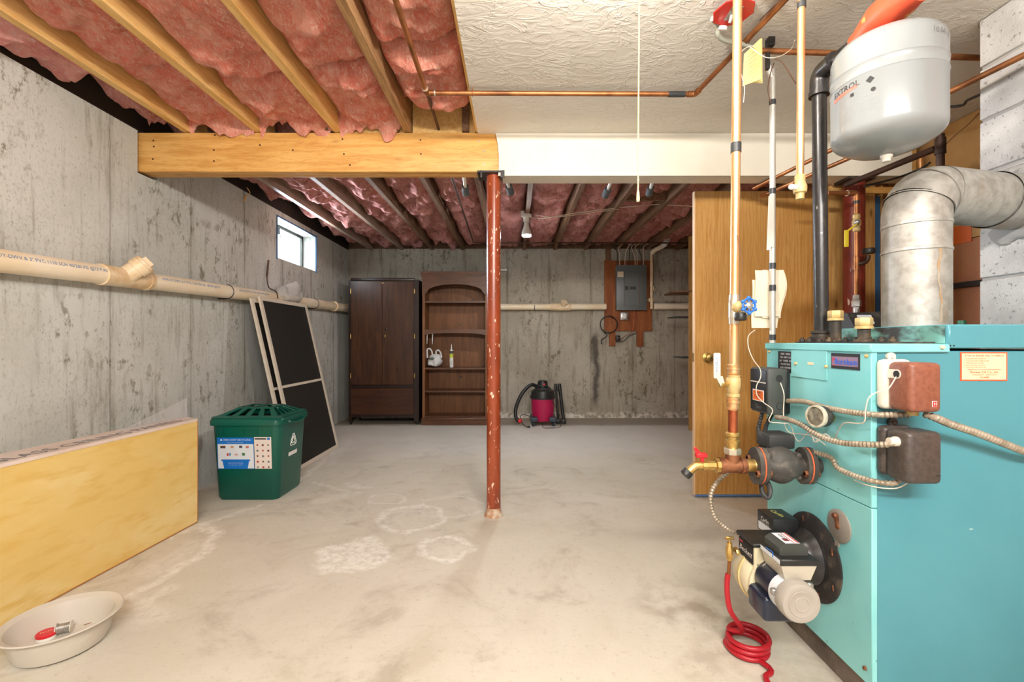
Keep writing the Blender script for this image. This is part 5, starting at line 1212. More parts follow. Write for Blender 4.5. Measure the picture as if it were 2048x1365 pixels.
# ------------------------------------------------------------------ copper riser with valves
rxb, rxt = .712, .730
rz = lambda py: EYE - (py - CY) * cy / F
def rp(z): return V((rxb + (rxt - rxb) * (z - .65) / 1.65, cy, z))
rs = thing('copper_riser', 'thick copper riser pipe with valves standing over the circulator pump', 'pipe', (rxb, cy, .62))
R1 = .0143
part(rs, 'tee', B().tube([(.668, cy, cz), (.684, cy, cz), (.6841, cy, cz), (.735, cy, cz), (.7351, cy, cz), (.752, cy, cz)], [.0265, .0265, .024, .024, .027, .027], 22).tube([(rxb, cy, cz), (rxb, cy, cz + .04)], .022, 20), M_BRONZE)
part(rs, 'threaded_nipple', B().tube([(.75 + .004 * i, cy, cz) for i in range(9)], [.0215 - .0012 * (i % 2) for i in range(9)], 20), M_BRASS)
part(rs, 'bushing', B().lathe([(.0255, cz + .038), (.0275, cz + .042), (.0275, cz + .055), (.024, cz + .058)], (rxb, cy, 0), n=8), M_SOLDER)
part(rs, 'brass_adapter', B().lathe([(.018, cz + .056), (.019, cz + .07), (.022, cz + .074), (.022, cz + .084), (.018, cz + .087), (.018, cz + .095), (.022, cz + .098), (.022, cz + .106), (.0175, cz + .11)], (rxb, cy, 0), n=24), M_BRASS)
part(rs, 'lower_pipe', B().rod(rp(cz + .108), rp(rz(815)), R1, 20), M_COPPER_RED)
def press(z0_, z1_):
    h = z1_ - z0_
    return B().tube([rp(z0_), rp(z0_ + h * .15), rp(z0_ + h * .2), rp(z0_ + h * .45), rp(z0_ + h * .5), rp(z0_ + h * .65), rp(z0_ + h * .7), rp(z0_ + h * .9), rp(z1_)], [.0165, .0205, .0175, .0175, .0205, .0205, .0172, .0200, .0165], 22)
part(rs, 'press_coupling', press(rz(820), rz(792)), M_COPPER)
va = part(rs, 'ball_valve', B().tube([rp(rz(793)), rp(rz(788)), rp(rz(787)), rp(rz(774)), rp(rz(771)), rp(rz(757)), rp(rz(755)), rp(rz(750))], [.021, .021, .0175, .0225, .0235, .0225, .020, .0215], 10), M_BRASS_PALE, 'brass ball valve')
vz = rz(768)
part(va, 'stem', B().lathe([(.010, .016), (.010, .03), (.006, .032), (.006, .042)], (rxb, cy, vz), (-1, -.25, 0), 10).hexnut((rxb - .038, cy - .010, vz), (-1, -.25, 0), .010, .008), M_BRASS)
lv0 = V((rxb - .040, cy - .012, vz))
part(va, 'lever', B().slab([lv0 + V((-.004, 0, -.008)), lv0 + V((.006, 0, .006)), at(1444, 752, 1.47), at(1431, 754, 1.47)], .004)
     .rbox(at(1427, 0, 1.47).x, 1.466, at(0, 757, 1.47).z, at(1441, 0, 1.47).x, 1.474, at(0, 706, 1.47).z, .0038, 2), M_BONE, 'white valve lever')
part(va, 'lever_print', B().text('HYDRO', at(1434, 730, 1.4655), (0, 0, 1), (-1, 0, 0), .013), M_BLUEINK)
part(rs, 'press_coupling', press(rz(750), rz(728)), M_COPPER)
part(rs, 'middle_pipe', B().rod(rp(rz(730)), rp(rz(640)), R1, 20), M_COPPER)
part(rs, 'valve_sleeve', B().tube([rp(rz(648)), rp(rz(638)), rp(rz(637)), rp(rz(604)), rp(rz(603)), rp(rz(590))], [.0165, .0165, .0178, .0178, .0168, .0168], 20), M_SOLDER)
gv = part(rs, 'globe_valve', B().ball(rp(rz(616)) + V((.008, -.012, 0)), .022, 1, 1, 1, 16, 10).tube([rp(rz(615)) + V((.01, -.012, 0)), rp(rz(612)) + V((.03, -.040, .002))], .013, 14)
          .tube([rp(rz(618)) + V((.01, -.012, -.004)), rp(rz(630)) + V((.028, -.03, -.004))], .014, 14), M_BRASS_PALE, 'brass drain valve')
hc = at(1498, 611, 1.43); hax = V((.18, -1, .02)).normalized(); u_, w_, d_ = frame_of(hax)
b = B(); rim = [hc + u_ * .0215 * math.cos(a) + w_ * .0215 * math.sin(a) for a in [2 * PI * i / 24 for i in range(24)]]
b.tube(rim, .0035, 8, closed=True)
for k in range(6):
    a = PI / 3 * k + .5; q = hc + (u_ * math.cos(a) + w_ * math.sin(a)) * .0245
    b.ball(q, .0062, 1, 1, 1, 10, 6); b.rod(hc + (u_ * math.cos(a) + w_ * math.sin(a)) * .008, hc + (u_ * math.cos(a) + w_ * math.sin(a)) * .021, .003, 6)
part(gv, 'handwheel', b, M_BLUEWHEEL, 'blue handwheel')
part(gv, 'wheel_hub', B().lathe([(.011, -.004), (.011, .004), (.006, .007), (0, .008)], hc, hax, 16).rod(hc - hax * .004, rp(rz(612)) + V((.03, -.038, .002)), .005, 8), M_STEEL)
pc_ = at(1481, 633, 1.45)
part(gv, 'hose_cap', B().lathe([(.0165, -.012), (.0175, -.010), (.0175, .008), (.016, .011), (0, .012)], pc_, (.05, .1, 1), 20), M_BLACK, 'black hose cap')
part(rs, 'upper_pipe', B().rod(rp(rz(592)), rp(2.296), R1, 20), M_COPPER)
part(rs, 'tape_band', B().rod(rp(rz(305)), rp(rz(286)), R1 + .002, 16), M_TAPE)
# drain cock with red handle on the end of the tee
part(rs, 'drain_cock', B().lathe([(.0235, 0), (.0235, .012), (.0155, .014), (.0155, .055)], (.668, cy, cz), (-1, 0, 0), 8).tube(cr([(.62, cy, cz), (.598, cy, cz), (.578, cy - .003, cz - .010), (.566, cy - .006, cz - .02)], 5), .0135, 14), M_BRASS)
part(rs, 'drain_cap', B().lathe([(.016, 0), (.017, .002), (.017, .018), (.015, .02)], (.567, cy - .006, cz - .017), (-.75, -.1, -.66), 18), M_BLACK)
hh = V((.613, cy, cz + .014))
part(rs, 'red_handle', B().rod(hh, hh + V((0, 0, .014)), .006, 8).rbox(hh.x - .022, cy - .01, hh.z + .012, hh.x + .014, cy + .01, hh.z + .027, .003, 1).tube([hh + V((-.012, 0, .024)), hh + V((-.024, 0, .044))], [.008, .005], 8), M_RED, 'red valve handle')

# ------------------------------------------------------------------ second copper drop, conduit, iron riser
x_ = 570 * 1.45 / F
dv = thing('copper_drop', 'slim copper pipe hanging from the ceiling, ending in a brass drain valve', 'pipe', (x_, 1.45, 1.51))
part(dv, 'pipe', B().rod((x_, 1.45, 1.585), (x_ + .006, 1.45, 2.296), .0111, 18), M_COPPER)
part(dv, 'tape_band', B().rod((x_ + .005, 1.45, at(0, 16, 1.45).z), (x_ + .005, 1.45, at(0, 4, 1.45).z), .013, 16), M_TAPE)
bv = part(dv, 'valve_body', B().lathe([(.012, 1.512), (.0125, 1.53), (.0185, 1.533), (.020, 1.545), (.019, 1.556), (.016, 1.56), (.0145, 1.572), (.0155, 1.576), (.0155, 1.586), (.012, 1.59)], (x_, 1.45, 0), n=20), M_BRASS_PALE)
part(bv, 'spout', B().rod((x_ - .012, 1.445, 1.548), (x_ - .032, 1.44, 1.548), .008, 12).ball((x_ - .033, 1.44, 1.548), .0095, 1, 1, 1, 12, 8), M_PORCELAIN)

cyy = 1.95; x_ = 515 * cyy / F
cn = thing('grey_conduit', 'grey metal conduit with black tape bands rising behind the boiler', 'conduit', (x_, cyy, 0))
part(cn, 'conduit', B().tube(cr([(x_, cyy, .0), (x_, cyy, 1.0), (x_, cyy, 2.12), (x_ - .004, cyy, 2.19), (x_ - .022, cyy, 2.255)], 5), .0117, 16), pm('dull_emt', C(206, 202, 192), .4, .5))
for py0, py1 in ((200, 210), (377, 388), (526, 538), (570, 582), (669, 680)):
    part(cn, 'tape_band', B().rod((x_, cyy, at(0, py1, cyy).z), (x_, cyy, at(0, py0, cyy).z), .0134, 16), M_TAPE)
def leaf_sheet(pts, t=.0008): return B().slab(pts, t)
yq = cyy + .03
ps = thing('taped_papers', 'folded cream papers taped to the grey conduit in front of the door', 'paper', at(1536, 657, yq), None)
def curl(px0, px1, py0, py1, y, bowl, skew=0.0):
    return B().grid(lambda a, v: at(px0 + (px1 - px0) * a + skew * v + (6 * math.sin(v * 4.5) if a > .9 else 0), py0 + (py1 - py0) * v, y) + V((0, -bowl * (2 * a - 1) ** 2 - .004 * math.sin(v * 6), 0)), 12, 16)
part(ps, 'paper_sheet', curl(1503, 1560, 560, 656, yq + .006, .006, -1), M_PAPER, None, 60)
part(ps, 'paper_sheet', curl(1508, 1562, 541, 633, yq - .002, .008), M_PAPER, None, 60)
part(ps, 'paper_sheet', curl(1524, 1566, 540, 636, yq + .002, .004), M_PAPER, None, 60)
solo('hanging_slip', 'narrow white printed slip hanging on the upper grey conduit', 'paper', B().grid(lambda a, v: at(1533 + 15 * a + (4 * (1 - v)) * (1 - a), 392 + 108 * v + (0 if a < .5 else -6 * v), cyy - .015 - .006 * math.sin(v * 3) * (1 - a)), 6, 16), pm('grey_white_paper', C(214, 206, 194), .8), None, 60)

iy = 1.66; ix = 613 * iy / F; it_ = 608 * iy / F
ir = thing('iron_riser', 'black iron pipe rising from the boiler lid to a red painted fitting', 'pipe', (ix, iy, 1.0575))
zt = 2.035
part(ir, 'riser', B().rod((ix, iy, 1.0576), (it_, iy, zt - .05), .0235, 24), M_IRON)
part(ir, 'locknut', B().lathe([(.034, 1.058), (.036, 1.062), (.036, 1.076), (.032, 1.078), (.030, 1.085), (.034, 1.088), (.034, 1.095), (.027, 1.098)], (ix, iy, 0), n=24), M_IRON_RUST)
part(ir, 'elbow', B().tube(fillet([(it_, iy, zt - .075), (it_, iy, zt), (it_ + .003, iy - .075, zt)], .055, 8), .030, 22), M_IRON)
part(ir, 'elbow_band', B().tube([(it_, iy, zt - .082), (it_, iy, zt - .066)], .0335, 22), M_IRON)
part(ir, 'elbow_band', B().tube([(it_ + .003, iy - .066, zt), (it_ + .003, iy - .08, zt)], .0335, 22), M_IRON)
tkx, tky = 1.126, 1.38
part(ir, 'top_run', B().rod((it_ + .003, iy - .07, zt), (tkx, tky + .07, zt + .005), .0235, 24), M_IRON)
part(ir, 'painted_fitting', B().tube([(tkx, tky + .115, zt + .004), (tkx, tky + .10, zt + .005), (tkx, tky + .02, zt + .02), (tkx, tky - .06, zt + .02), (tkx, tky - .10, zt + .006), (tkx, tky - .12, zt + .004)], [.034, .034, .050, .050, .034, .034], 24)
     .rod((tkx, tky, zt), (tkx, tky, 1.985), .022, 16), M_REDPAINT, 'orange-red painted air fitting')
part(ir, 'far_run', B().rod((tkx, tky - .11, zt + .004), (tkx + .01, .3, zt), .0235, 20), M_IRON)

# expansion tank
tk = thing('expansion_tank', 'grey enamelled expansion tank hanging under the red fitting', 'tank', (tkx, tky, 1.62))
rt = .140
part(tk, 'shell', B().lathe([(0, 1.624), (.04, 1.627), (.085, 1.640), (.115, 1.656), (.128, 1.666), (.1375, 1.678), (rt, 1.690), (rt, 1.828), (rt + .0022, 1.831), (rt, 1.835), (rt, 1.860), (rt + .0022, 1.864), (rt, 1.868), (rt, 1.925), (.136, 1.94), (.124, 1.955), (.09, 1.972), (.04, 1.98), (0, 1.982)], (tkx, tky, 0), n=64), M_TANK)
part(tk, 'valve_cap', B().lathe([(.016, 1.628), (.016, 1.618), (.011, 1.612), (.0105, 1.604), (0, 1.602)], (tkx, tky, 0), n=16), M_BASIN)
part(tk, 'top_nipple', B().rod((tkx, tky, 1.98), (tkx, tky, 1.992), .014, 14), M_BRASS)
def tank_bend(th0, z0_):
    def f(x, y):
        a = th0 + x / rt
        return V((tkx + (rt + .0008) * math.cos(a), tky + (rt + .0008) * math.sin(a), z0_ + y))
    return f
thl = math.radians(180 + 8)      # toward the riser
part(tk, 'red_swoosh', B().grid(lambda a, v: tank_bend(math.radians(172), 1.792)(.085 * a - .01, .010 * v + .008 * a), 10, 1), pm('coral_ink', C(226, 110, 92), .5), 'coral swoosh of the tank label')
part(tk, 'tank_lettering', B().text('EXTROL', (0, 0, 0), (1, 0, 0), (0, 1, 0), .024, bend=tank_bend(math.radians(187), 1.812)), M_BLACKINK)
lb = B()
for i in range(7): lb.text('\u2014\u2014\u2014\u2014\u2014\u2014', (0, 0, 0), (1, 0, 0), (0, 1, 0), .008, bend=tank_bend(math.radians(214), 1.765 - .008 * i)); lb.text('\u2014\u2014\u2014\u2014\u2014\u2014', (0, 0, 0), (1, 0, 0), (0, 1, 0), .008, bend=tank_bend(math.radians(190), 1.755 - .008 * i))
part(tk, 'small_print', lb, pm('faint_ink', C(160, 160, 160), .6))
part(tk, 'pictogram', B().text('\u25c6', (0, 0, 0), (1, 0, 0), (0, 1, 0), .022, bend=tank_bend(math.radians(216), 1.805)), M_BLACKINK)
part(tk, 'pictogram', B().text('\u25cf', (0, 0, 0), (1, 0, 0), (0, 1, 0), .016, bend=tank_bend(math.radians(219), 1.775)), M_BLACKINK)
part(tk, 'pictogram', B().text('\u25a0', (0, 0, 0), (1, 0, 0), (0, 1, 0), .014, bend=tank_bend(math.radians(197), 1.783)), M_BLACKINK)
part(tk, 'handwritten_date', B().text('10.04.13', (0, 0, 0), (1, 0, 0), (0, 1, 0), .021, bend=tank_bend(math.radians(290), 1.912)), M_GREYINK, 'handwritten date on the tank')

# ------------------------------------------------------------------ galvanised flue
fx, fy_, fr = 1.338, 1.52, .0905
flu = thing('flue_pipe', 'galvanised sheet-metal flue pipe rising from the boiler into the chimney', 'flue', (fx, fy_, 1.106))
zv = at(0, 448, fy_).z
def seg(z0_, z1_): return B().lathe([(fr, z0_), (fr, z1_ - .012), (fr + .0025, z1_ - .010), (fr + .0025, z1_ - .004), (fr, z1_)], (fx, fy_, 0), n=48, cap=False)
zm = at(0, 500, fy_).z
part(flu, 'pipe_section', seg(1.1065, zm), M_GALV); part(flu, 'pipe_section', seg(zm, zv), M_GALV)
end = V((1.80, 1.63, 1.555)); hd = V((end.x - fx, end.y - fy_, 0)).normalized(); zc = end.z
Rb = zc - zv - .02
c0 = V((fx, fy_, zv + .02)) + hd * Rb
def elb(a0, a1, n=4):
    # mitred gores
    return [c0 - hd * Rb * math.cos(a) + V((0, 0, Rb * math.sin(a))) for a in [a0 + (a1 - a0) * i / n for i in range(n + 1)]]
part(flu, 'elbow_gore', B().tube([V((fx, fy_, zv - .004)), V((fx, fy_, zv + .02))] + elb(0, .5, 3), fr + .001, 48, cap=False), M_GALV)
part(flu, 'elbow_gore', B().tube(elb(.46, 1.08, 3), fr + .0035, 48, cap=False), M_GALV)
part(flu, 'elbow_gore', B().tube(elb(1.04, PI / 2, 3), fr + .001, 48, cap=False), M_GALV)
pe = c0 + V((0, 0, Rb))
part(flu, 'seam_ring', B().tube([elb(.44, .46, 1)[0], elb(.44, .49, 1)[1]], fr + .006, 48, cap=False).tube([elb(1.06, 1.08, 1)[0], elb(1.06, 1.11, 1)[1]], fr + .007, 48, cap=False), M_GALV)
part(flu, 'pipe_section', B().tube([pe - hd * .01, end], fr + .002, 48, cap=False), M_GALV)
part(flu, 'wall_collar', B().tube([end - hd * .14, end - hd * .004], fr + .006, 48, cap=False), M_GALV)
part(flu, 'rust_streak', B().grid(lambda a, v: V((fx + (fr + .0006) * math.cos(math.radians(266 + a * (3.5 + 4 * abs(v - .45)) + 3 * math.sin(v * 7) + 1.2 * math.sin(v * 31))), fy_ + (fr + .0006) * math.sin(math.radians(266 + a * (3.5 + 4 * abs(v - .45)) + 3 * math.sin(v * 7) + 1.2 * math.sin(v * 31))), 1.12 + .24 * v)), 4, 20), pm('rust_stain', C(176, 140, 96), .6, .3, var=C(176, 168, 154), vs=26), 'rust streak running down the flue')
for dz_, lab in ((.10, 'rough grey mortar packed above the flue at the chimney'), (-.10, 'rough grey mortar packed below the flue at the chimney')):
    lump = B().ball((1.80, 1.63, zc + dz_), .05, .5, 2.1, .75, 18, 10)
    for i, s in enumerate(lump.v): lump.v[i] = s + V((1, 1, 1)) * .02 * noise.noise(s * 25)
    solo('mortar_patch', lab, 'mortar', lump, M_MORTAR, None, 60)

# ------------------------------------------------------------------ oil burner
bu = thing('oil_burner', 'cream and black oil burner bolted to the boiler front', 'burner', (.85, 1.5, .2))
pc = V((BX - .004, 1.522, .341))
part(bu, 'mount_plate', B().lathe([(.140, 0), (.140, .004), (.137, .006), (0, .006)], pc, (-1, 0, 0), 56), M_SOOT)
for a in (20, 70, 150, 205, 250, 290, 330):
    q = pc + V((-.006, .118 * math.cos(math.radians(a)), .118 * math.sin(math.radians(a))))
    part(bu, 'slot_bolt', B().tube([q + V((0, .0, -.009)), q + V((-.002, 0, .009))], .0025, 6), M_BRONZE)
part(bu, 'air_tube', B().lathe([(.085, .006), (.088, .02), (.075, .04), (.062, .055), (.058, .10), (.058, .13)], pc, (-1, 0, 0), 36), M_IRON)
hx_, hz_ = .832, .283
part(bu, 'blower_housing', B().lathe([(.06, -.055), (.082, -.05), (.088, -.04), (.088, -.002), (.092, .0), (.092, .006), (.088, .008), (.088, .045), (.082, .055), (.055, .058)], (hx_, 1.515, hz_), (0, -1, 0), 44), M_CREAM)
part(bu, 'housing_seam', B().lathe([(.0885, -.004), (.0935, -.003), (.0935, .007), (.0885, .009)], (hx_, 1.515, hz_), (0, -1, 0), 44, cap=False), pm('yellowed_seam', C(206, 184, 128), .5))
part(bu, 'air_band', B().lathe([(.085, .056), (.085, .066), (.055, .07)], (hx_, 1.515, hz_), (0, -1, 0), 40), M_CREAM)
part(bu, 'upper_housing', B().rbox(.764, 1.452, .315, .90, 1.552, .402, .006, 2), M_CREAM)
np_ = part(bu, 'brand_plate', B().box(.7615, 1.458, .342, .7645, 1.548, .398), M_BLACKINK, 'black brand plate with script lettering')
part(np_, 'brand_lettering', B().text('Beckett', (.7612, 1.503, .368), (0, -1, 0), (0, 0, 1), .026, shear=.35), M_WHITE)
part(np_, 'red_mark', B().box(.7608, 1.522, .386, .7613, 1.542, .391), M_RED)
part(bu, 'igniter_lid', B().rbox(.757, 1.445, .402, .905, 1.560, .414, .003, 1), M_BLACK)
for q in ((.77, 1.548), (.775, 1.462), (.89, 1.46)): part(bu, 'lid_screw', B().lathe([(.004, .414), (.0035, .4165), (0, .417)], (q[0], q[1], 0), n=8), M_BLACKINK)
ig = part(bu, 'igniter', B().rbox(.886, 1.562, .375, .975, 1.665, .447, .004, 2), M_BLACK, 'black igniter box')
part(ig, 'igniter_label', B().box(.8852, 1.572, .382, .8864, 1.655, .408), M_STK)
part(ig, 'igniter_lettering', B().text('Carlin', (.8852, 1.612, .424), (0, -1, 0), (0, 0, 1), .021).text('Solid State Igniter', (.8852, 1.612, .4125), (0, -1, 0), (0, 0, 1), .0085), M_WHITE)
part(ig, 'igniter_print', B().text('Carlin', (.93, 1.615, .4475), (.1, -1, 0), (1, .1, 0), .026), pm('yellow_ink', C(226, 214, 110), .5))
part(bu, 'control_base', B().prism([(.0, 0), (.012, -.042), (.086, -.042), (.104, 0)], (.775, 1.325, .405), (1, 0, 0), (0, 0, 1), -.105), pm('zinc_plate', C(206, 200, 184), .4, .5))
part(bu, 'control_cover', B().rbox(.771, 1.320, .405, .882, 1.432, .424, .003, 1), M_BLACK)
part(bu, 'control_top', B().prism([(0, 0), (0, .022), (.018, .034), (.064, .034), (.085, .022), (.085, 0)], (.784, 1.348, .424), (1, 0, 0), (0, 0, 1), -.082), M_DGREY)
cl = part(bu, 'control_label', B().box(.803, 1.352, .4582, .846, 1.426, .4588), M_STK, 'white label on the burner control')
part(cl, 'label_band', B().box(.84, 1.354, .4588, .845, 1.424, .4591).box(.829, 1.354, .4588, .832, 1.424, .4591), pm('brick_ink', C(190, 80, 66), .6))
part(cl, 'label_print', B().text('RESET', (.818, 1.40, .4592), (0, -1, 0), (1, 0, 0), .012), M_BLACKINK)
part(cl, 'reset_button', B().box(.810, 1.366, .4588, .824, 1.382, .4605), pm('maroon_button', C(110, 50, 44), .5))
part(bu, 'control_tag', B().box(.7702, 1.325, .409, .7712, 1.428, .421), M_STK)
part(bu, 'blue_wire', B().tube(cr([(.772, 1.40, .424), (.765, 1.385, .430), (.772, 1.365, .426), (.764, 1.35, .42)], 5), .0014, 5), M_BLUEWHEEL)
part(bu, 'conduit_loop', B().tube([(.795 + .016 * math.cos(a), 1.425 + .004 * math.sin(a), .345 + .012 * math.sin(a)) for a in [2 * PI * i / 20 for i in range(20)]], .0062, 8, closed=True), M_GREYMOTOR)
mo = V((.811, 1.445, .314))
part(bu, 'motor', B().lathe([(.05, .0), (.053, .01), (.053, .10)], mo, (0, -1, 0), 36), M_NAVY)
part(bu, 'motor_band', B().lathe([(.0545, .085), (.0545, .125)], mo, (0, -1, 0), 36, cap=False), M_STK)
mc = part(bu, 'motor_cap', B().lathe([(.056, .12), (.057, .125), (.057, .150), (.053, .158), (.045, .160), (.038, .1585), (.037, .1605), (.034, .1605), (.032, .159), (.021, .1592), (.020, .161), (.018, .161), (.017, .1595), (0, .160)], mo, (0, -1, 0), 48), M_GREYMOTOR)
for a in (35, 165, 290):
    q = mo + V((.058 * math.cos(math.radians(a)), -.118, .058 * math.sin(math.radians(a))))
    part(bu, 'motor_clip', B().rbox(q.x - .009, q.y - .008, q.z - .009, q.x + .009, q.y + .008, q.z + .009, .003, 1), M_STEEL)
part(bu, 'motor_bolt', B().rod((.775, 1.455, .345), (.775, 1.33, .345), .004, 8), M_STEEL)
part(bu, 'fuel_pump', B().rbox(.745, 1.36, .215, .86, 1.462, .29, .014, 3), M_NAVY)
part(bu, 'capacitor_case', B().lathe([(.05, 0), (.05, .09), (.044, .098), (0, .099)], (.80, 1.47, .258), (0, -1, 0), 28), M_BLACK)

# fuel valve and red hose
fv = at(1459, 1104, 1.5)
ho = thing('fuel_line', 'red fuel hose with brass valve coiled on the floor under the burner', 'hose', (.8, 1.52, 0))
vb = part(ho, 'brass_valve', B().lathe([(.007, -.028), (.010, -.02), (.0125, -.012), (.0125, .012), (.009, .018), (.009, .03)], fv, (0, 0, 1), 8).rod(fv, fv + V((.036, .03, -.002)), .006, 12).hexnut(fv + V((.02, 0, 0)), (1, 0, 0), .0095, .012), M_BRASS)
part(vb, 'valve_key', B().rod(fv + V((0, 0, .03)), fv + V((0, 0, .045)), .003, 8).rbox(fv.x - .014, fv.y - .003, fv.z + .040, fv.x + .014, fv.y + .003, fv.z + .050, .002, 1), M_BRASS)
part(ho, 'copper_stub', B().rod(fv + V((0, 0, -.025)), at(1457, 1152, 1.5), .0055, 10), M_COPPER2)
pts = [at(1456, 1148, 1.5), at(1454, 1165, 1.5), at(1455, 1195, 1.5), at(1462, 1225, 1.5), V((.77, 1.54, .08))]
cc = V((.80, 1.555, 0))
for i in range(0, 31):
    a = math.radians(150 - i * 36); rr = .062 + .006 * math.sin(i * .7)
    pts.append(cc + V((rr * math.cos(a), rr * math.sin(a) * 1.0, max(.0115, .055 - .0016 * i))))
pts += [V((.815, 1.46, .0115)), V((.782, 1.42, .0115)), V((.775, 1.385, .0115))]
part(ho, 'red_hose', B().tube(cr(pts, 5), .0085, 10), M_REDHOSE, 'red rubber hose')

# ------------------------------------------------------------------ thin thermostat wires
w1 = [at(1510, 660, 1.70), at(1497, 672, 1.66), at(1497, 695, 1.62), at(1507, 720, 1.60), at(1520, 738, 1.60), at(1521, 755, 1.59), at(1513, 772, 1.58), at(1514, 790, 1.58), at(1527, 805, 1.57), at(1545, 820, 1.56), at(1538, 842, 1.56), at(1560, 846, 1.55), at(1580, 850, 1.54), at(1590, 875, 1.53), at(1600, 882, 1.52), at(1618, 865, 1.50), at(1630, 885, 1.48), at(1640, 866, 1.47)]
wire('thermostat_wire', 'thin wire wandering down over the relay box', w1, .0016, M_WIRE, 8, 'thin control wires')
w2 = [at(1561, 766, 1.62), at(1568, 790, 1.60), at(1567, 830, 1.59), at(1575, 862, 1.55), at(1600, 868, 1.52), at(1622, 872, 1.49), at(1632, 885, 1.46), at(1650, 868, 1.44), at(1668, 880, 1.42), at(1676, 862, 1.38), at(1690, 846, 1.32), at(1726, 846, 1.24), at(1731, 820, 1.23), at(1738, 795, 1.225), at(1758, 783, 1.215), at(1776, 778, 1.208), V((1.0128, 1.208, .966))]
wire('thermostat_wire', 'thin pale wire linking the relay box hole to the brown control box', w2, .0016, M_WIRE, 8, 'thin control wires')
w3 = [at(1620, 870, 1.49), at(1650, 890, 1.46), at(1672, 925, 1.42), at(1700, 955, 1.36), at(1740, 972, 1.25), at(1790, 977, 1.22), V((1.04, 1.2, .688))]
wire('thermostat_wire', 'thin wire dropping across the teal panel to the dark control box', w3, .0016, M_WIRE, 8, 'thin control wires')
w4 = [at(1475, 470, 1.47), at(1484, 520, 1.47), at(1481, 570, 1.47), at(1480, 600, 1.47)]
wire('thermostat_wire', 'faint wire hanging beside the copper riser above the blue handwheel', w4, .0012, M_BROWNWIRE, 8, 'thin control wires')

# ------------------------------------------------------------------ switch, tags and pipes near the ceiling
sw = V((.80, 1.666, 2.297))
rsw = thing('emergency_switch', 'red octagonal switch cover on the plaster ceiling', 'switch', (.8, 1.666, 2.25))
part(rsw, 'ceiling_box', B().lathe([(.052, 0), (.052, .03)], sw + V((0, 0, -.0305)), (0, 0, 1), 8), M_STEEL)
part(rsw, 'cover_plate', B().lathe([(.072, -.036), (.074, -.034), (.072, -.0305)], sw, (0, 0, 1), 8), M_REDCOVER)
part(rsw, 'toggle_plate', B().box(sw.x - .02, sw.y - .035, sw.z - .0385, sw.x + .02, sw.y + .035, sw.z - .036).tube([sw + V((0, .01, -.036)), sw + V((-.005, .02, -.058))], [.008, .006], 8), M_STEEL)
part(rsw, 'connector', B().lathe([(.014, 0), (.016, .006), (.016, .012), (.012, .014)], (sw.x - .012, sw.y + .055, sw.z - .045), (-.1, .5, -1), 14), M_PORCELAIN)
part(rsw, 'flexible_conduit', B().tube(cr([(sw.x - .055, sw.y + .05, sw.z - .02), at(1438, 50, 1.76), at(1436, 68, 1.78), at(1450, 80, 1.80), at(1475, 86, 1.82), at(1495, 92, 1.84), V((1.0, 1.86, 2.245))], 8), .0095, 12), pm('grey_flex', C(156, 156, 142), .5))
tg = thing('yellow_tag_booklet', 'yellow paper tags wired to the pipe below the red switch', 'paper', (.9, 1.76, 2.03))
yt = 1.76
for i, (dx, dy) in enumerate(((0, 0), (2, .008), (3, .016))):
    part(tg, 'tag_sheet', B().slab([at(1485 + dx, 172 - 3 * i, yt + dy - .02), at(1522 + dx, 158 + 4 * i, yt + dy + .02), at(1521 + dx, 76, yt + dy + .02), at(1488 + dx, 108, yt + dy - .02)], .0006), M_YPAPER)
tx = B()
o = at(1504, 130, yt - .0022); uu = (at(1522, 88, yt + .02) - at(1488, 115, yt - .02)).normalized(); vv = V((0, 0, 1))
for i, s in enumerate(('DO NOT REMOVE', 'INSTALLATION DATA', 'CERTIFICATE OF', 'INSPECTION', 'BOILER   OIL   OK', 'NO. 1120')):
    tx.text(s, o + vv * (.045 - .016 * i), uu, vv, .0075, .0012)
part(tg, 'tag_print', tx, M_GREYINK)
part(tg, 'tie_wire', B().tube(cr([at(1510, 95, yt), at(1500, 92, yt - .01), at(1484, 102, yt - .03), at(1478, 118, yt - .03), at(1482, 145, yt - .03), at(1489, 175, yt - .02), at(1487, 205, yt - .02)], 7), .0015, 6).tube(cr([at(1500, 93, yt - .02), at(1515, 105, yt - .02), at(1535, 115, yt - .03), at(1560, 112, yt - .05), at(1582, 98, yt - .1), at(1590, 80, yt - .2)], 7), .0015, 6), M_WIRE)
hp_ = thing('cross_pipe', 'brown steel pipe crossing the ceiling behind the expansion tank', 'pipe', (1.3, 1.86, 2.24))
part(hp_, 'pipe', B().rod((1.0, 1.86, 2.247), (1.95, 1.90, 2.243), .0115, 14), M_COPPER2)
part(hp_, 'bracket', B().box(1.03, 1.845, 2.262, 1.055, 1.875, 2.297).box(1.026, 1.852, 2.17, 1.038, 1.868, 2.236), M_IRON)
wire('loop_wire', 'dark thin wire curling down beside the grey conduit top', [at(1550, 118, 1.9), at(1562, 122, 1.88), at(1575, 140, 1.85), at(1592, 167, 1.8)], .002, M_BROWNWIRE, 8, 'thin control wires')
wire('loop_wire', 'dark wire hugging the upper grey conduit down to its first tape band', [at(1548, 125, 1.93), at(1540, 150, 1.93), at(1536, 180, 1.93), at(1542, 206, 1.93)], .002, M_BROWNWIRE, 8, 'thin control wires')
wire('loop_wire', 'dark wire strung along the ceiling copper pipe past the yellow tags', [V((1.0, 1.25, 2.25)), at(1540, 20, 1.68), at(1518, 45, 1.78), at(1505, 72, 1.84), at(1496, 88, 1.87)], .002, M_BROWNWIRE, 8, 'thin control wires')

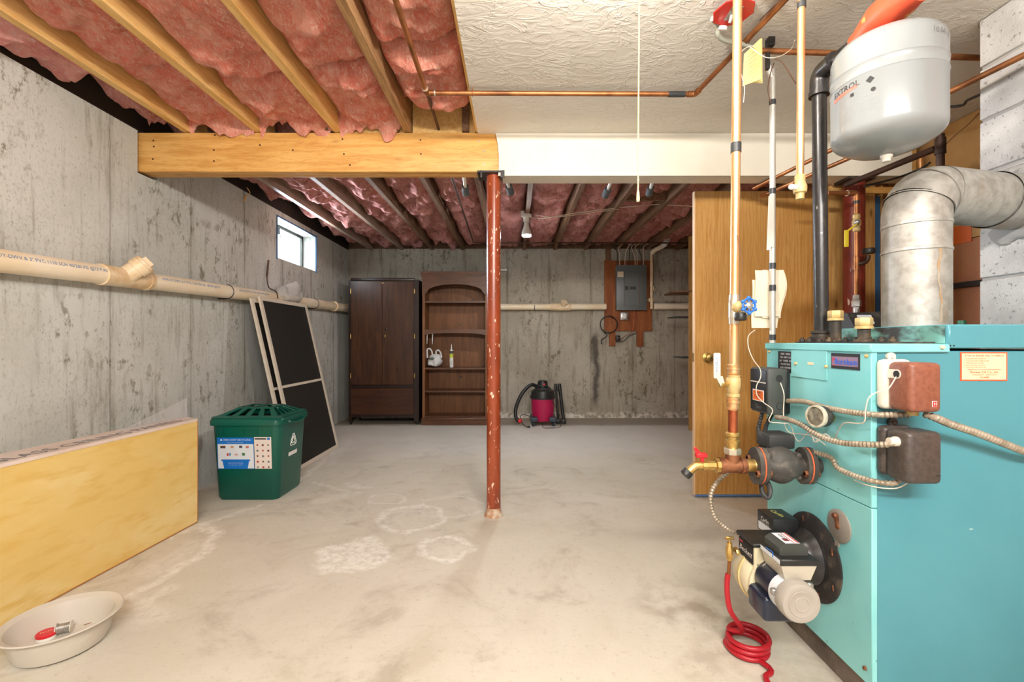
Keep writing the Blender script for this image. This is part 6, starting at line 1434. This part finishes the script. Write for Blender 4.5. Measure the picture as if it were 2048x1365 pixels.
solo('copper_pipe', 'upper copper pipe slanting past the tank to the chimney side', 'pipe', B().rod((1.515, 2.885, 2.03), (1.76, 1.33, 2.03), .0111, 14), M_COPPER2)
solo('copper_pipe', 'lower copper pipe slanting up behind the expansion tank bottom', 'pipe', B().rod((1.60, 2.95, 2.0), (1.78, 2.0, 2.0), .0111, 14), M_COPPER2)
dk = thing('brown_iron_pipe', 'dark brown iron pipe slanting to a vertical pipe behind the flue', 'pipe', (2.0, 2.5, 1.9))
part(dk, 'slanting_run', B().rod((1.96, 2.70, 1.985), (2.052, 2.22, 2.0), .0165, 16), M_DARKPIPE)
part(dk, 'vertical_run', B().rod((2.056, 2.20, .0), (2.056, 2.20, 2.06), .0165, 16), M_DARKPIPE)
part(dk, 'tee', B().rod((2.056, 2.20, 1.965), (2.056, 2.20, 2.04), .022, 16), M_DARKPIPE)
solo('copper_pipe', 'vertical copper pipe against the corner studs behind the flue elbow', 'pipe', B().rod((2.405, 2.70, .0), (2.405, 2.70, 2.16), .0143, 14), M_COPPER)
wire('black_cable', 'sagging black cable in front of the studs behind the tank', [at(1728, 372, 2.6), at(1770, 362, 2.58), at(1810, 350, 2.55), at(1845, 335, 2.5), at(1860, 325, 2.45)], .006, M_BLACK, 8, None, 'cable')
wire('black_cable', 'black cable running along the ceiling beyond the tank toward the chimney', [V((1.85, 2.35, 2.27)), at(1906, 213, 2.2), at(1935, 200, 2.12), at(1962, 188, 2.05)], .006, M_BLACK, 8, None, 'cable')
wire('pale_wire_pair', 'thin wires fanning across the tan board beside the chimney', [at(1882, 300, 2.46), at(1905, 275, 2.44), at(1935, 250, 2.42), at(1958, 226, 2.42)], .0022, M_BROWNWIRE)

# copper feed with yellow-handled valve in front of the maroon column
fyy = 2.6; xx = 683 * fyy / F
fz = lambda py: EYE - (py - CY) * fyy / F
fd = thing('feed_pipe', 'copper feed pipe with yellow-handled valve in front of the maroon column', 'pipe', (xx, fyy, 0))
part(fd, 'pipe', B().tube(fillet([(xx - .165, fyy, fz(386)), (xx, fyy, fz(386)), (xx, fyy, 0)], .03, 6), .0125, 14), M_COPPER2)
part(fd, 'elbow', B().tube(fillet([(xx - .05, fyy, fz(386)), (xx, fyy, fz(386)), (xx, fyy, fz(402))], .03, 6), .016, 14), M_COPPER2)
part(fd, 'solder_ring', B().rod((xx - .055, fyy, fz(386)), (xx - .05, fyy, fz(386)), .0175, 14), M_SOLDER)
part(fd, 'tape_band', B().rod((xx, fyy, fz(407)), (xx, fyy, fz(400)), .0145, 12), M_TAPE)
yv = part(fd, 'ball_valve', B().lathe([(.014, fz(464)), (.019, fz(462)), (.019, fz(456)), (.016, fz(455)), (.022, fz(450)), (.022, fz(442)), (.016, fz(438)), (.019, fz(436)), (.019, fz(430)), (.014, fz(428))], (xx, fyy, 0), n=12), M_BRASS_PALE)
part(yv, 'stem', B().rod((xx, fyy, fz(448)), (xx - .025, fyy - .035, fz(448)), .008, 10).ball((xx - .028, fyy - .04, fz(448)), .016, 1, 1, 1, 12, 8), M_STEEL)
a = V((xx - .032, fyy - .05, fz(452)))
part(yv, 'yellow_lever', B().slab([a + V((-.008, 0, 0)), a + V((.01, 0, .008)), at(1698, 462, 2.55), at(1689, 464, 2.55)], .004).rbox(at(1688.5, 0, 2.55).x, 2.546, at(0, 494, 2.55).z, at(1697, 0, 2.55).x, 2.554, at(0, 460, 2.55).z, .003, 2), pm('yellow_grip', C(232, 206, 52), .5), 'yellow valve lever')
hb = part(fd, 'hose_bib', B().tube(cr([(xx, fyy, fz(529)), (xx + .02, fyy - .01, fz(527)), (xx + .045, fyy - .015, fz(523)), (xx + .055, fyy - .015, fz(512))], 5), .013, 12), M_DARKPIPE)
part(hb, 'black_cap', B().lathe([(.03, fz(508)), (.032, fz(506)), (.032, fz(500)), (.03, fz(498))], (xx + .058, fyy - .015, 0), n=18), M_BLACK)
part(fd, 'tee', B().rod((xx, fyy, fz(540)), (xx, fyy, fz(514)), .0155, 14), M_COPPER2)
part(fd, 'union', B().lathe([(.017, fz(620)), (.017, fz(614)), (.024, fz(613)), (.024, fz(602)), (.019, fz(600)), (.017, fz(590))], (xx, fyy, 0), n=6), M_STEEL)
part(fd, 'lower_sleeve', B().rod((xx, fyy, fz(650)), (xx, fyy, fz(618)), .0165, 14), M_STEEL)

# black equipment case and green capped pipe behind the boiler
ec = thing('black_equipment_case', 'black plastic equipment case with a white label behind the boiler', 'case', (1.6, 2.15, 0))
part(ec, 'case', B().hexa([V((1.51, 2.02, 0)), V((1.78, 2.02, 0)), V((1.78, 2.26, 0)), V((1.51, 2.26, 0))], [V((1.51, 2.04, 1.112)), V((1.78, 2.04, 1.112)), V((1.78, 2.26, 1.112)), V((1.51, 2.26, 1.112))]), M_BLACKDUST)
part(ec, 'sloped_lid', B().hexa([V((1.505, 2.01, 1.112)), V((1.785, 2.01, 1.112)), V((1.785, 2.265, 1.112)), V((1.505, 2.265, 1.112))], [V((1.53, 2.10, 1.19)), V((1.77, 2.10, 1.20)), V((1.77, 2.25, 1.20)), V((1.53, 2.25, 1.19))]), M_BLACKDUST)
part(ec, 'label', B().slab([V((1.535, 2.035, 1.133)), V((1.605, 2.035, 1.133)), V((1.625, 2.082, 1.174)), V((1.56, 2.082, 1.174))], .0015).xf(Matrix.Translation((0, -.004, .004))), M_STK)
gr = thing('green_capped_pipe', 'green capped standpipe behind the boiler hood beside the chimney', 'pipe', (1.865, 1.90, 0))
part(gr, 'standpipe', B().rod((1.865, 1.90, 0), (1.865, 1.90, 1.09), .02, 14), M_GREEN)
part(gr, 'cap', B().lathe([(.022, 1.07), (.034, 1.075), (.034, 1.09), (.018, 1.098), (.015, 1.13), (.013, 1.146)], (1.865, 1.90, 0), n=16), M_GREEN)
